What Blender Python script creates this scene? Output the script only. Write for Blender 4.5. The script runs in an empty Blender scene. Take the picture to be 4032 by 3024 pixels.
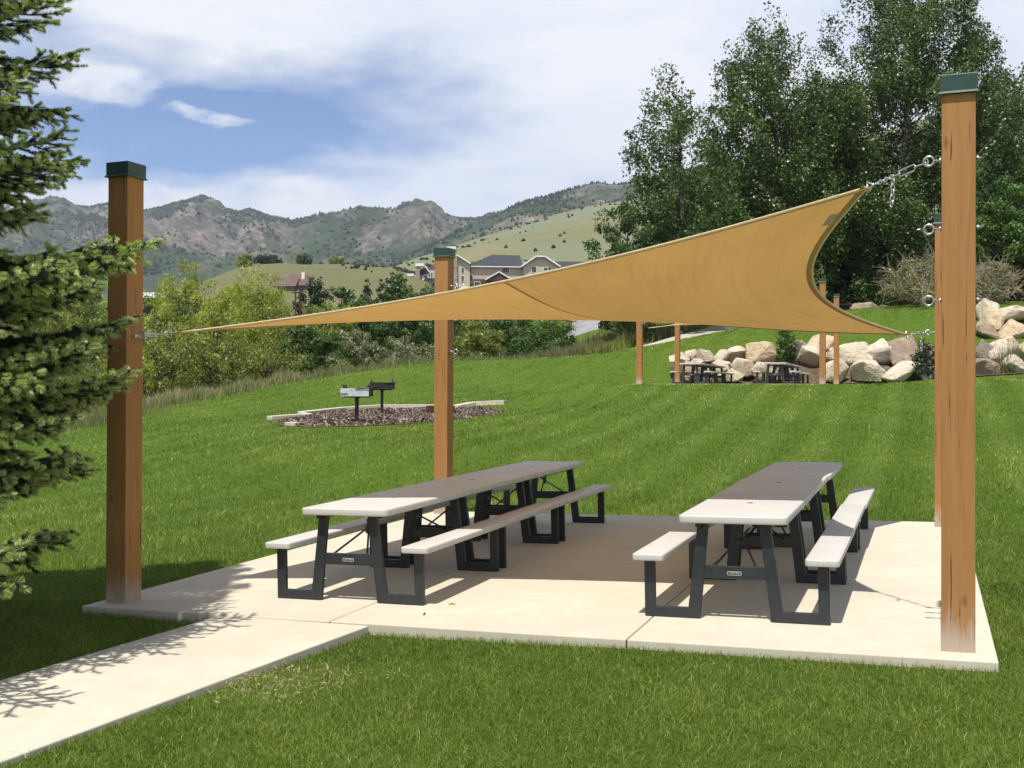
import bpy, bmesh, math, random
import numpy as np
from mathutils import Vector, Matrix

# ------------------------------------------------------------------ camera, light, exposure
scene = bpy.context.scene
col = scene.collection
FPX = 4433.3
CAM = np.array([0.0, 0.0, 1.66])
RT = np.array([0.99999, -0.00003, 0.00372]); UP = np.array([-0.00372, -0.00748, 0.99997]); FW = np.array([0.0, 0.99997, 0.00748])
cam = bpy.data.objects.new("camera", bpy.data.cameras.new("camera")); col.objects.link(cam)
cam.matrix_world = Matrix(((RT[0], UP[0], -FW[0], CAM[0]), (RT[1], UP[1], -FW[1], CAM[1]), (RT[2], UP[2], -FW[2], CAM[2]), (0, 0, 0, 1)))
cam.data.sensor_width = 36.0; cam.data.lens = 36.0 * FPX / 4032.0
cam.data.clip_start = 0.1; cam.data.clip_end = 20000
scene.camera = cam
scene.view_settings.view_transform = 'Standard'; scene.view_settings.look = 'None'
scene.view_settings.exposure = 0.47; scene.view_settings.gamma = 1.0
scene.cycles.max_bounces = 6; scene.cycles.diffuse_bounces = 3; scene.cycles.transmission_bounces = 4
scene.cycles.volume_bounces = 0
scene.render.resolution_x = 1024; scene.render.resolution_y = 768
SUN_AZ, SUN_EL = math.radians(200.8), math.radians(67.0)
sd = Vector((math.sin(SUN_AZ) * math.cos(SUN_EL), math.cos(SUN_AZ) * math.cos(SUN_EL), math.sin(SUN_EL)))
sun = bpy.data.objects.new("sun", bpy.data.lights.new("sun", 'SUN')); col.objects.link(sun)
sun.data.energy = 4.6; sun.data.angle = math.radians(0.55); sun.data.color = (1.0, 0.957, 0.885)
sun.rotation_euler = sd.to_track_quat('Z', 'Y').to_euler(); sun.location = (0, 0, 60)

def N(nt, typ, **kw):
    n = nt.nodes.new(typ)
    for k, v in kw.items():
        if k.startswith('i_'):
            key = k[2:]
            n.inputs[int(key) if key.isdigit() else key.replace('_', ' ')].default_value = v
        else: setattr(n, k, v)
    return n

def math_n(nt, op, a, b=None, c=None, clamp=False):
    n = nt.nodes.new('ShaderNodeMath'); n.operation = op; n.use_clamp = clamp
    for i, s in enumerate((a, b, c)):
        if s is None: continue
        if isinstance(s, (int, float)): n.inputs[i].default_value = s
        else: nt.links.new(s, n.inputs[i])
    return n.outputs[0]

def mix_n(nt, fac, a, b, blend='MIX'):
    n = nt.nodes.new('ShaderNodeMix'); n.data_type = 'RGBA'; n.blend_type = blend
    for idx, s in ((0, fac), (6, a), (7, b)):
        if isinstance(s, (int, float)): n.inputs[idx].default_value = s
        elif isinstance(s, tuple): n.inputs[idx].default_value = s if len(s) == 4 else (*s, 1)
        else: nt.links.new(s, n.inputs[idx])
    return n.outputs[2]

def ramp_n(nt, fac, stops):
    n = nt.nodes.new('ShaderNodeValToRGB'); e = n.color_ramp.elements
    while len(e) < len(stops): e.new(0.5)
    for i, (p, c) in enumerate(stops):
        e[i].position = p; e[i].color = (c, c, c, 1) if isinstance(c, (int, float)) else (*c, 1)
    nt.links.new(fac, n.inputs[0]); return n.outputs[0]

def noise_n(nt, vec, scale, detail=4, rough=0.55, dist=0.0):
    n = nt.nodes.new('ShaderNodeTexNoise'); n.inputs['Scale'].default_value = scale
    n.inputs['Detail'].default_value = detail; n.inputs['Roughness'].default_value = rough
    n.inputs['Distortion'].default_value = dist
    nt.links.new(vec, n.inputs['Vector']); return n.outputs['Fac']

def map_n(nt, vec, scale=(1, 1, 1), loc=(0, 0, 0), rot=(0, 0, 0)):
    n = nt.nodes.new('ShaderNodeMapping'); n.inputs['Scale'].default_value = scale
    n.inputs['Location'].default_value = loc; n.inputs['Rotation'].default_value = rot
    nt.links.new(vec, n.inputs['Vector']); return n.outputs[0]

# ------------------------------------------------------------------ sky
world = bpy.data.worlds.new("World"); scene.world = world; world.use_nodes = True
nt = world.node_tree; nt.nodes.clear()
wo = nt.nodes.new('ShaderNodeOutputWorld'); bg = nt.nodes.new('ShaderNodeBackground')
sky = nt.nodes.new('ShaderNodeTexSky'); sky.sky_type = 'NISHITA'; sky.sun_disc = False
sky.sun_elevation = SUN_EL; sky.sun_rotation = SUN_AZ; sky.altitude = 1500; sky.air_density = 1.0; sky.dust_density = 0.6; sky.ozone_density = 1.6
SKY_S = 0.10
tc = nt.nodes.new('ShaderNodeTexCoord'); sx = nt.nodes.new('ShaderNodeSeparateXYZ'); nt.links.new(tc.outputs['Generated'], sx.inputs[0])
az = math_n(nt, 'ARCTAN2', sx.outputs[0], sx.outputs[1]); el = math_n(nt, 'ARCSINE', sx.outputs[2])
ae = nt.nodes.new('ShaderNodeCombineXYZ'); nt.links.new(az, ae.inputs[0]); nt.links.new(el, ae.inputs[1])
wn = nt.nodes.new('ShaderNodeTexNoise'); wn.inputs['Scale'].default_value = 1.0; wn.inputs['Detail'].default_value = 6; wn.inputs['Roughness'].default_value = .6
nt.links.new(map_n(nt, ae.outputs[0], (16, 34, 1)), wn.inputs['Vector'])
wv_ = nt.nodes.new('ShaderNodeVectorMath'); wv_.operation = 'MULTIPLY_ADD'; nt.links.new(wn.outputs['Color'], wv_.inputs[0]); wv_.inputs[1].default_value = (.085, .036, 0)
wa_ = nt.nodes.new('ShaderNodeVectorMath'); wa_.operation = 'ADD'; nt.links.new(ae.outputs[0], wa_.inputs[0]); wa_.inputs[1].default_value = (-.0425, -.018, 0); nt.links.new(wa_.outputs[0], wv_.inputs[2]); aew = wv_.outputs[0]
def blob(px, py, rx, ry, rot=0.0, soft=1.0):
    """soft ellipse of sky round one compass direction and elevation"""
    a0 = math.atan((px - 2016) / FPX); e0 = math.atan((1545 - py) / FPX)
    m = map_n(nt, aew, (1, 1, 1), (-a0, -e0, 0)); m = map_n(nt, m, (FPX / rx, FPX / ry, 1), (0, 0, 0), (0, 0, 0)) if not rot else map_n(nt, map_n(nt, m, rot=(0, 0, rot)), (FPX / rx, FPX / ry, 1))
    ln = nt.nodes.new('ShaderNodeVectorMath'); ln.operation = 'LENGTH'; nt.links.new(m, ln.inputs[0])
    mr = nt.nodes.new('ShaderNodeMapRange'); mr.interpolation_type = 'SMOOTHSTEP'
    mr.inputs['From Min'].default_value = 1 + soft * .6; mr.inputs['From Max'].default_value = max(0., 1 - soft * .6)
    nt.links.new(ln.outputs['Value'], mr.inputs['Value']); return mr.outputs[0]
warp = nt.nodes.new('ShaderNodeTexNoise'); warp.inputs['Scale'].default_value = 9; warp.inputs['Detail'].default_value = 5
nt.links.new(ae.outputs[0], warp.inputs['Vector'])
n_str = noise_n(nt, map_n(nt, ae.outputs[0], (5, 19, 1), (1.3, .2, 0), (0, 0, .18)), 1.0, 7, .58, .5)
n_big = noise_n(nt, map_n(nt, ae.outputs[0], (2.6, 6.5, 1), (4.1, 1.2, 0), (0, 0, -.12)), 1.0, 6, .55, .3)
n_fin = noise_n(nt, map_n(nt, ae.outputs[0], (14, 42, 1), (2, 5, 0), (0, 0, .12)), 1.0, 6, .6, .6)
clear = math_n(nt, 'MAXIMUM', blob(800, 560, 720, 215, -.16, 1.6), math_n(nt, 'MULTIPLY', blob(1450, 530, 520, 140, -.25, 1.8), .55))
clear = math_n(nt, 'MAXIMUM', clear, math_n(nt, 'MULTIPLY', blob(300, 690, 640, 90, 0, 1.5), .7))
clear = math_n(nt, 'MAXIMUM', clear, math_n(nt, 'MULTIPLY', blob(450, 330, 560, 190, 0.1, 1.6), .5))
cov = math_n(nt, 'ADD', math_n(nt, 'MULTIPLY', n_str, .55), math_n(nt, 'MULTIPLY', n_big, .75))
cov = math_n(nt, 'ADD', cov, math_n(nt, 'MULTIPLY', n_fin, .28))
cov = math_n(nt, 'SUBTRACT', math_n(nt, 'ADD', cov, .12), math_n(nt, 'MULTIPLY', clear, .80))
cov = ramp_n(nt, cov, [(.30, 0.0), (.78, 1.0)])
cov = math_n(nt, 'MULTIPLY', cov, ramp_n(nt, el, [(.38, 1.), (.75, .22)]))
puffw = mix_n(nt, .02, tc.outputs['Generated'], warp.outputs['Color'])
puff = math_n(nt, 'MAXIMUM', blob(390, 400, 170, 75, 0, .6), math_n(nt, 'MULTIPLY', blob(812, 487, 120, 24, .04, .7), .8))
puff = math_n(nt, 'MAXIMUM', puff, blob(1160, 790, 190, 70, 0, .8))
puff = math_n(nt, 'MAXIMUM', puff, math_n(nt, 'MULTIPLY', blob(560, 810, 240, 40, 0, .9), .9))
puff = math_n(nt, 'MULTIPLY', puff, ramp_n(nt, noise_n(nt, map_n(nt, ae.outputs[0], (30, 60, 1)), 1.0, 6, .6, .4), [(.28, .25), (.55, 1.0)]))
cloudtone = ramp_n(nt, math_n(nt, 'ADD', math_n(nt, 'MULTIPLY', n_big, .6), math_n(nt, 'MULTIPLY', n_str, .5)), [(.35, (.70, .77, .92)), (.6, (.90, .92, .96)), (.8, (.94, .94, .94))])
skyc = mix_n(nt, 1.0, sky.outputs[0], (SKY_S, SKY_S, SKY_S), 'MULTIPLY')
skyc = mix_n(nt, 1.0, skyc, (.84, 1.02, 1.28), 'MULTIPLY')
c1 = mix_n(nt, math_n(nt, 'MULTIPLY', cov, .93), skyc, cloudtone)
c2 = mix_n(nt, math_n(nt, 'MULTIPLY', puff, .85), c1, (.86, .88, .92))
nt.links.new(c2, bg.inputs['Color']); bg.inputs['Strength'].default_value = 0.8
nt.links.new(bg.outputs[0], wo.inputs['Surface'])

# ------------------------------------------------------------------ helpers
def at(px, py, d):
    """point seen at photo pixel (4032 wide) at depth d metres"""
    p = CAM + d * (FW + (px - 2016) / FPX * RT - (py - 1512) / FPX * UP)
    return p
def zat(py, d, px=2016): return float(at(px, py, d)[2])

def tag(o, label=None, cat=None, group=None, kind=None):
    if label: o['label'] = label
    if cat: o['category'] = cat
    if group: o['group'] = group
    if kind: o['kind'] = kind
    return o

def empty(name, loc=(0, 0, 0), rz=0.0):
    o = bpy.data.objects.new(name, None); col.objects.link(o); o.location = loc; o.rotation_euler = (0, 0, rz)
    o.empty_display_size = .2
    return o

class MB:
    def __init__(s): s.v = []; s.f = []; s.m = []; s.n = 0
    def add(s, vs, fs, m=0):
        vs = np.asarray(vs, float).reshape(-1, 3); s.v.append(vs)
        for f in fs: s.f.append([i + s.n for i in f]); s.m.append(m)
        s.n += len(vs)
    def box(s, c, size, m=0, R=None):
        x, y, z = [k / 2 for k in size]
        vs = np.array([(-x, -y, -z), (x, -y, -z), (x, y, -z), (-x, y, -z), (-x, -y, z), (x, -y, z), (x, y, z), (-x, y, z)])
        if R is not None: vs = vs @ np.asarray(R).T
        s.add(vs + np.asarray(c, float), [(0, 3, 2, 1), (4, 5, 6, 7), (0, 1, 5, 4), (1, 2, 6, 5), (2, 3, 7, 6), (3, 0, 4, 7)], m)
    def prism(s, poly, h0, h1, axis='y', m=0):
        """extrude a 2D polygon along an axis; poly is (a,b) pairs in the other two axes"""
        n = len(poly); vs = []
        for h in (h0, h1):
            for a, b in poly: vs.append({'y': (a, h, b), 'z': (a, b, h), 'x': (h, a, b)}[axis])
        fs = [tuple(range(n)), tuple(range(2 * n - 1, n - 1, -1))] + [(i, i + n, (i + 1) % n + n, (i + 1) % n) for i in range(n)]
        s.add(vs, fs, m)
    def tube(s, pts, r, k=6, m=0, closed=False, cap=True):
        pts = np.asarray(pts, float); n = len(pts); r = np.broadcast_to(np.asarray(r, float), (n,))
        if closed: t = np.roll(pts, -1, 0) - np.roll(pts, 1, 0)
        else: t = np.gradient(pts, axis=0)
        t /= np.linalg.norm(t, axis=1)[:, None] + 1e-12
        ref = np.array([0, 0, 1.]) if abs(t[:, 2]).mean() < .8 else np.array([1., 0, 0])
        if closed:
            nn = np.cross(pts[1] - pts[0], pts[n // 3] - pts[0]); ref = nn / (np.linalg.norm(nn) + 1e-12)
        a = np.cross(t, ref); a /= np.linalg.norm(a, axis=1)[:, None] + 1e-12; b = np.cross(t, a)
        ang = np.arange(k) / k * 2 * np.pi
        vs = pts[:, None] + r[:, None, None] * (np.cos(ang)[None, :, None] * a[:, None] + np.sin(ang)[None, :, None] * b[:, None])
        fs = []
        for i in range(n if closed else n - 1):
            j = (i + 1) % n
            for q in range(k): fs.append((i * k + q, i * k + (q + 1) % k, j * k + (q + 1) % k, j * k + q))
        if cap and not closed: fs += [tuple(range(k - 1, -1, -1)), tuple((n - 1) * k + q for q in range(k))]
        s.add(vs.reshape(-1, 3), fs, m)
    def ring(s, c, nrm, R, r, k=16, kk=6, m=0, sx=1.0, axis=None):
        nrm = Vector(nrm).normalized(); a = Vector(axis).normalized() if axis is not None else nrm.orthogonal().normalized(); b = nrm.cross(a)
        pts = [np.array(Vector(c) + a * (math.cos(t) * R * sx) + b * (math.sin(t) * R)) for t in np.arange(k) / k * 2 * math.pi]
        s.tube(pts, r, kk, m, closed=True)
    def build(s, name, mats, parent=None, loc=None, bevel=0, seg=2, smooth=False, auto=False):
        me = bpy.data.meshes.new(name)
        me.from_pydata(np.vstack(s.v).tolist() if s.v else [], [], s.f)
        mats = mats if isinstance(mats, (list, tuple)) else [mats]
        for m in mats: me.materials.append(m)
        me.polygons.foreach_set('material_index', s.m)
        if bevel:
            bm = bmesh.new(); bm.from_mesh(me); bmesh.ops.remove_doubles(bm, verts=bm.verts, dist=1e-5)
            es = [e for e in bm.edges if len(e.link_faces) == 2 and e.calc_face_angle() > .5]
            bmesh.ops.bevel(bm, geom=es, offset=bevel, segments=seg, profile=.5, affect='EDGES', clamp_overlap=True)
            bm.to_mesh(me); bm.free()
        if smooth or auto:
            me.polygons.foreach_set('use_smooth', [True] * len(me.polygons))
            if auto: me.set_sharp_from_angle(angle=math.radians(35))
        me.update()
        o = bpy.data.objects.new(name, me); col.objects.link(o)
        if parent is not None: o.parent = parent
        if loc is not None: o.location = loc
        return o

def np_mesh(name, V, F, mats, k, parent=None, tint=None, smooth=False, midx=None):
    """fast mesh from arrays; F is (n,k)"""
    me = bpy.data.meshes.new(name); V = np.ascontiguousarray(V, np.float32); F = np.ascontiguousarray(F, np.int32)
    me.vertices.add(len(V)); me.vertices.foreach_set('co', V.ravel())
    me.loops.add(F.size); me.loops.foreach_set('vertex_index', F.ravel())
    me.polygons.add(len(F)); me.polygons.foreach_set('loop_start', np.arange(0, F.size, k, dtype=np.int32))
    mats = mats if isinstance(mats, (list, tuple)) else [mats]
    for m in mats: me.materials.append(m)
    if midx is not None: me.polygons.foreach_set('material_index', np.ascontiguousarray(midx, np.int32))
    if smooth: me.polygons.foreach_set('use_smooth', np.ones(len(F), bool))
    me.update(calc_edges=True)
    if tint is not None:
        a = me.attributes.new('tint', 'FLOAT', 'POINT'); a.data.foreach_set('value', np.ascontiguousarray(tint, np.float32))
    o = bpy.data.objects.new(name, me); col.objects.link(o)
    if parent is not None: o.parent = parent
    return o

def copy_tree(o, parent=None):
    c = o.copy(); col.objects.link(c)
    if parent is not None: c.parent = parent
    for ch in list(o.children): copy_tree(ch, c)
    return c

# value / gradient noise in numpy (for shapes, not pictures)
_perm = np.random.default_rng(5).permutation(512)
def perlin(x, y, seed=0):
    x = np.asarray(x, float); y = np.asarray(y, float)
    xi = np.floor(x).astype(int); yi = np.floor(y).astype(int); fx = x - xi; fy = y - yi
    def g(ix, iy, dx, dy):
        h = _perm[(_perm[(ix + seed * 17) & 511] + iy) & 511] / 512 * 2 * np.pi
        return np.cos(h) * dx + np.sin(h) * dy
    u = fx ** 3 * (fx * (fx * 6 - 15) + 10); v = fy ** 3 * (fy * (fy * 6 - 15) + 10)
    a = g(xi, yi, fx, fy); b = g(xi + 1, yi, fx - 1, fy); c = g(xi, yi + 1, fx, fy - 1); d = g(xi + 1, yi + 1, fx - 1, fy - 1)
    return (a * (1 - u) + b * u) * (1 - v) + (c * (1 - u) + d * u) * v
def fbm(x, y, o=5, seed=0, ridged=False, gain=.5):
    s = 0; a = 1.0; f = 1.0; t = 0
    for i in range(o):
        n = perlin(x * f, y * f, seed + i)
        s = s + a * ((1 - 2 * np.abs(n)) if ridged else n); t += a; a *= gain; f *= 2.03
    return s / t

# ------------------------------------------------------------------ materials
def mat(name, rough=0.6, spec=0.3, metal=0.0):
    m = bpy.data.materials.new(name); m.use_nodes = True; nt = m.node_tree
    b = nt.nodes['Principled BSDF']; b.inputs['Roughness'].default_value = rough
    b.inputs['Specular IOR Level'].default_value = spec; b.inputs['Metallic'].default_value = metal
    tc = nt.nodes.new('ShaderNodeTexCoord')
    return m, nt, b, tc
def bump(nt, b, h, strength=.3, dist=.01):
    n = nt.nodes.new('ShaderNodeBump'); n.inputs['Strength'].default_value = strength; n.inputs['Distance'].default_value = dist
    nt.links.new(h, n.inputs['Height']); nt.links.new(n.outputs[0], b.inputs['Normal'])
def simple(name, c1, c2, scale=8, rough=.6, spec=.3, metal=0, bstr=0, bscale=40, bdist=.003, obj=True):
    m, nt, b, tc = mat(name, rough, spec, metal); v = tc.outputs['Object']
    nt.links.new(mix_n(nt, ramp_n(nt, noise_n(nt, v, scale, 5), [(.3, 0.), (.7, 1.)]), c1, c2), b.inputs['Base Color'])
    if bstr: bump(nt, b, noise_n(nt, v, bscale, 4), bstr, bdist)
    return m

def m_concrete():
    m, nt, b, tc = mat('concrete', .9, .15); v = tc.outputs['Object']
    big = noise_n(nt, v, .55, 5, .6); mid = noise_n(nt, v, 5, 6, .65); fine = noise_n(nt, v, 160, 3, .6)
    c = mix_n(nt, ramp_n(nt, big, [(.3, 0.), (.7, 1.)]), (.455, .422, .330), (.57, .532, .422))
    c = mix_n(nt, math_n(nt, 'MULTIPLY', ramp_n(nt, mid, [(.42, 1.), (.62, 0.)]), .4), c, (.46, .40, .31))
    c = mix_n(nt, math_n(nt, 'MULTIPLY', ramp_n(nt, fine, [(.3, 1.), (.5, 0.)]), .25), c, (.40, .36, .29))
    st = nt.nodes.new('ShaderNodeTexVoronoi'); st.inputs['Scale'].default_value = 1.7; nt.links.new(v, st.inputs['Vector'])
    c = mix_n(nt, math_n(nt, 'MULTIPLY', ramp_n(nt, st.outputs['Distance'], [(.0, 1.), (.045, 0.)]), .5), c, (.25, .2, .15))
    nt.links.new(c, b.inputs['Base Color'])
    h = math_n(nt, 'ADD', fine, math_n(nt, 'MULTIPLY', mid, 1.2)); br = noise_n(nt, map_n(nt, v, (3, 160, 3), rot=(0, 0, TH0)), 1.0, 3, .6); bump(nt, b, math_n(nt, 'ADD', h, br), .3, .004)
    return m
TH0 = math.radians(20.2)
M_CONC = m_concrete()
M_JOINT = simple('joint_shadow', (.10, .085, .065), (.16, .14, .11), 20, .95)
def m_timber():
    m, nt, b, tc = mat('stained_timber', .75, .2); v = tc.outputs['Object']
    oi = nt.nodes.new('ShaderNodeObjectInfo')
    off = nt.nodes.new('ShaderNodeVectorMath'); off.operation = 'ADD'; nt.links.new(v, off.inputs[0])
    cx = nt.nodes.new('ShaderNodeCombineXYZ'); nt.links.new(math_n(nt, 'MULTIPLY', oi.outputs['Random'], 37.), cx.inputs[2]); nt.links.new(cx.outputs[0], off.inputs[1])
    vv = off.outputs[0]
    grain = noise_n(nt, map_n(nt, vv, (26, 26, 1.1)), 1.0, 7, .65, 1.2)
    saw = noise_n(nt, map_n(nt, vv, (4, 4, 90)), 1.0, 2, .5)
    blot = noise_n(nt, map_n(nt, vv, (3, 3, .8)), 1.0, 4, .6)
    c = mix_n(nt, ramp_n(nt, grain, [(.32, 0.), (.68, 1.)]), (.285, .140, .046), (.375, .190, .066))
    c = mix_n(nt, math_n(nt, 'MULTIPLY', ramp_n(nt, blot, [(.35, 0.), (.7, 1.)]), .45), c, (.40, .210, .078))
    kn = nt.nodes.new('ShaderNodeTexVoronoi'); kn.inputs['Scale'].default_value = 1.0
    nt.links.new(map_n(nt, vv, (5.2, 5.2, 2.1)), kn.inputs['Vector'])
    c = mix_n(nt, math_n(nt, 'MULTIPLY', ramp_n(nt, kn.outputs['Distance'], [(.03, 1.), (.11, 0.)]), .6), c, (.16, .05, .014))
    ck = noise_n(nt, map_n(nt, vv, (60, 60, 1.6)), 1.0, 3, .5, .3)
    c = mix_n(nt, math_n(nt, 'MULTIPLY', ramp_n(nt, ck, [(.30, 1.), (.36, 0.)]), .85), c, (.07, .03, .01))
    # weathered foot where sprinklers have bleached the stain
    sz = nt.nodes.new('ShaderNodeSeparateXYZ'); nt.links.new(v, sz.inputs[0])
    foot = math_n(nt, 'SUBTRACT', .25, sz.outputs[2]); foot = math_n(nt, 'ADD', math_n(nt, 'MULTIPLY', foot, 5.0), math_n(nt, 'MULTIPLY', math_n(nt, 'SUBTRACT', noise_n(nt, map_n(nt, vv, (30, 30, 5)), 1.0, 6, .7), .5), 3.6), clamp=True)
    c = mix_n(nt, math_n(nt, 'MULTIPLY', foot, .95, clamp=True), c, (.40, .325, .25))
    nt.links.new(c, b.inputs['Base Color'])
    bump(nt, b, math_n(nt, 'ADD', math_n(nt, 'MULTIPLY', grain, .8), math_n(nt, 'ADD', math_n(nt, 'MULTIPLY', saw, .22), math_n(nt, 'MULTIPLY', kn.outputs['Distance'], .4))), .5, .006)
    return m
M_WOOD = m_timber()
M_CAP = simple('green_metal', (.012, .042, .031), (.018, .056, .041), 14, .42, .5, 0, .05, 60)
M_STEEL = simple('galvanised_steel', (.55, .56, .57), (.7, .71, .72), 40, .33, .5, .9)
M_PLAST = simple('almond_plastic', (.46, .445, .415), (.50, .485, .45), 3, .5, .4, 0, .12, 220, .001)
M_FRAME = simple('charcoal_steel', (.016, .018, .022), (.028, .030, .034), 18, .42, .5, 0, .15, 140, .0008)
M_PLATE = simple('pale_plate', (.42, .43, .44), (.5, .5, .5), 30, .5)
M_DARK = simple('black_iron', (.010, .010, .012), (.028, .026, .026), 10, .55, .4, 0, .2, 60)
M_WORN = simple('heat_worn_steel', (.42, .43, .46), (.62, .63, .66), 9, .5, .5, .25, .2, 50)
M_RUST = simple('rusty_steel', (.045, .018, .010), (.11, .04, .018), 8, .8, .2, 0, .2, 40)

def m_fabric():
    m = bpy.data.materials.new('shade_cloth'); m.use_nodes = True; nt = m.node_tree; nt.nodes.clear()
    out = nt.nodes.new('ShaderNodeOutputMaterial'); tc = nt.nodes.new('ShaderNodeTexCoord'); uv = tc.outputs['UV']
    w1 = noise_n(nt, map_n(nt, uv, (2600, 26, 1)), 1.0, 3, .6); w2 = noise_n(nt, map_n(nt, uv, (26, 2600, 1)), 1.0, 3, .6)
    soft = noise_n(nt, map_n(nt, uv, (9, 3, 1)), 1.0, 5, .6)
    wv = math_n(nt, 'ADD', math_n(nt, 'MULTIPLY', w1, .5), math_n(nt, 'MULTIPLY', w2, .5))
    c = mix_n(nt, ramp_n(nt, wv, [(.35, 0.), (.65, 1.)]), (.53, .315, .100), (.62, .38, .135))
    c = mix_n(nt, math_n(nt, 'MULTIPLY', ramp_n(nt, soft, [(.35, 0.), (.7, 1.)]), .45), c, (.44, .25, .078))
    strk = noise_n(nt, map_n(nt, uv, (70, 2.2, 1), rot=(0, 0, .35)), 1.0, 4, .6)
    c = mix_n(nt, math_n(nt, 'MULTIPLY', ramp_n(nt, strk, [(.5, 0.), (.66, 1.)]), .22), c, (.38, .215, .07))
    sp = nt.nodes.new('ShaderNodeSeparateXYZ'); nt.links.new(uv, sp.inputs[0])
    left = math_n(nt, 'LESS_THAN', sp.outputs[0], .5)
    c = mix_n(nt, left, c, mix_n(nt, 1.0, c, (1.16, 1.15, 1.12), 'MULTIPLY'))     # the left panel's weave runs the other way
    seam = math_n(nt, 'LESS_THAN', math_n(nt, 'ABSOLUTE', math_n(nt, 'SUBTRACT', sp.outputs[0], .5)), .0022)
    c = mix_n(nt, math_n(nt, 'MULTIPLY', seam, .8), c, (.14, .075, .02))
    d = nt.nodes.new('ShaderNodeBsdfDiffuse'); t = nt.nodes.new('ShaderNodeBsdfTranslucent'); mx = nt.nodes.new('ShaderNodeMixShader')
    nt.links.new(c, d.inputs[0]); nt.links.new(c, t.inputs[0]); mx.inputs[0].default_value = .27
    bp = nt.nodes.new('ShaderNodeBump'); bp.inputs['Strength'].default_value = .15; bp.inputs['Distance'].default_value = .002
    nt.links.new(wv, bp.inputs['Height']); nt.links.new(bp.outputs[0], d.inputs['Normal'])
    nt.links.new(d.outputs[0], mx.inputs[1]); nt.links.new(t.outputs[0], mx.inputs[2]); nt.links.new(mx.outputs[0], out.inputs[0])
    return m
M_SAIL = m_fabric()
M_HEM = simple('sail_hem', (.34, .215, .085), (.42, .27, .115), 30, .8, .15)
M_SUNLIT_HEM = simple('sunlit_hem_edge', (.60, .50, .31), (.68, .58, .38), 30, .8, .15)  # sunlit cloth tone painted in, for the bright line along the hem
M_TAG = simple('grey_label_cloth', (.36, .32, .22), (.42, .38, .28), 20, .8)

def m_leaf(name, dark, mid, light, transl=.35, rough=.45, spec=.35):
    m = bpy.data.materials.new(name); m.use_nodes = True; nt = m.node_tree
    b = nt.nodes['Principled BSDF']; out = nt.nodes['Material Output']
    b.inputs['Roughness'].default_value = rough; b.inputs['Specular IOR Level'].default_value = spec
    a = nt.nodes.new('ShaderNodeAttribute'); a.attribute_name = 'tint'
    c = ramp_n(nt, a.outputs['Fac'], [(0.0, dark), (.5, mid), (1.0, light)])
    nt.links.new(c, b.inputs['Base Color'])
    t = nt.nodes.new('ShaderNodeBsdfTranslucent'); mx = nt.nodes.new('ShaderNodeMixShader'); mx.inputs[0].default_value = transl
    tcn = mix_n(nt, 1.0, c, (1.05, 1.15, .55), 'MULTIPLY'); nt.links.new(tcn, t.inputs[0])
    nt.links.new(b.outputs[0], mx.inputs[1]); nt.links.new(t.outputs[0], mx.inputs[2]); nt.links.new(mx.outputs[0], out.inputs[0])
    return m
M_BARK = simple('grey_bark', (.10, .085, .065), (.20, .17, .13), 6, .9, .1, 0, .6, 12, .03)
M_BARKD = simple('dark_bark', (.045, .036, .027), (.09, .07, .05), 6, .9, .1, 0, .6, 12, .03)
M_TWIG = simple('dry_twig', (.26, .21, .15), (.36, .30, .22), 6, .9, .1)
L_POPLAR = m_leaf('poplar_leaf', (.036, .066, .014), (.075, .122, .026), (.15, .205, .05), .3, .36, .5)
L_WILLOW = m_leaf('willow_leaf', (.19, .215, .034), (.34, .37, .07), (.50, .52, .14), .44)
L_OLIVE = m_leaf('olive_leaf', (.12, .148, .032), (.215, .24, .055), (.33, .345, .10), .38)
L_GREEN = m_leaf('bright_leaf', (.055, .105, .020), (.085, .165, .028), (.14, .23, .045), .36)
L_MID = m_leaf('mid_leaf', (.042, .082, .020), (.080, .135, .034), (.14, .20, .06), .33)
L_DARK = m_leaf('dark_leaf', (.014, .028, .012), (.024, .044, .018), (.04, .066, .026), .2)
L_SAGE = m_leaf('sage_leaf', (.15, .165, .085), (.24, .25, .14), (.36, .35, .22), .3)
L_YELLOW = m_leaf('yellow_bloom', (.40, .33, .03), (.55, .45, .04), (.65, .55, .06), .3)
L_GRASS = m_leaf('grass_blade', (.064, .116, .012), (.150, .222, .026), (.33, .36, .08), .34, .42, .35)
L_TALL = m_leaf('tall_grass_blade', (.09, .13, .04), (.24, .235, .10), (.48, .41, .24), .3)
L_FLOWER = m_leaf('weed_stem', (.085, .14, .045), (.19, .19, .09), (.30, .17, .12), .3)
def m_needle():
    return m_leaf('spruce_needle', (.013, .031, .021), (.052, .092, .046), (.60, .69, .28), .30, .45, .35)
L_NEEDLE = m_needle()

# ------------------------------------------------------------------ ground shape
TH = math.radians(20.2)
RV = np.array([math.cos(TH), -math.sin(TH)]); QV = np.array([math.sin(TH), math.cos(TH)])
ORG = np.array([-3.153, 9.1715])
def padz(x, y): return .0226 * x + .0052 * y - .0236
def pad_rq(x, y):
    dx, dy = np.asarray(x) - ORG[0], np.asarray(y) - ORG[1]
    return dx * RV[0] + dy * RV[1], dx * QV[0] + dy * QV[1]
def pad_xy(r, q): return ORG + RV * r + QV * q
R0, R1, Q0, Q1 = -.19, 6.53, -.27, 6.62
FAR_OFF = np.array([7.70, 30.98]); FAR_Z = 1.985
CTRL = []
for x in (-7, -3, 0, 3, 7):
    for y in (1, 4, 7): CTRL.append((x, y, padz(x, y) - .10))
for r in (-1.2, 3, 7.6):
    for q in (-1, 3, 7.6):
        x, y = pad_xy(r, q); CTRL.append((x, y, padz(x, y) - .075))
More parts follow.
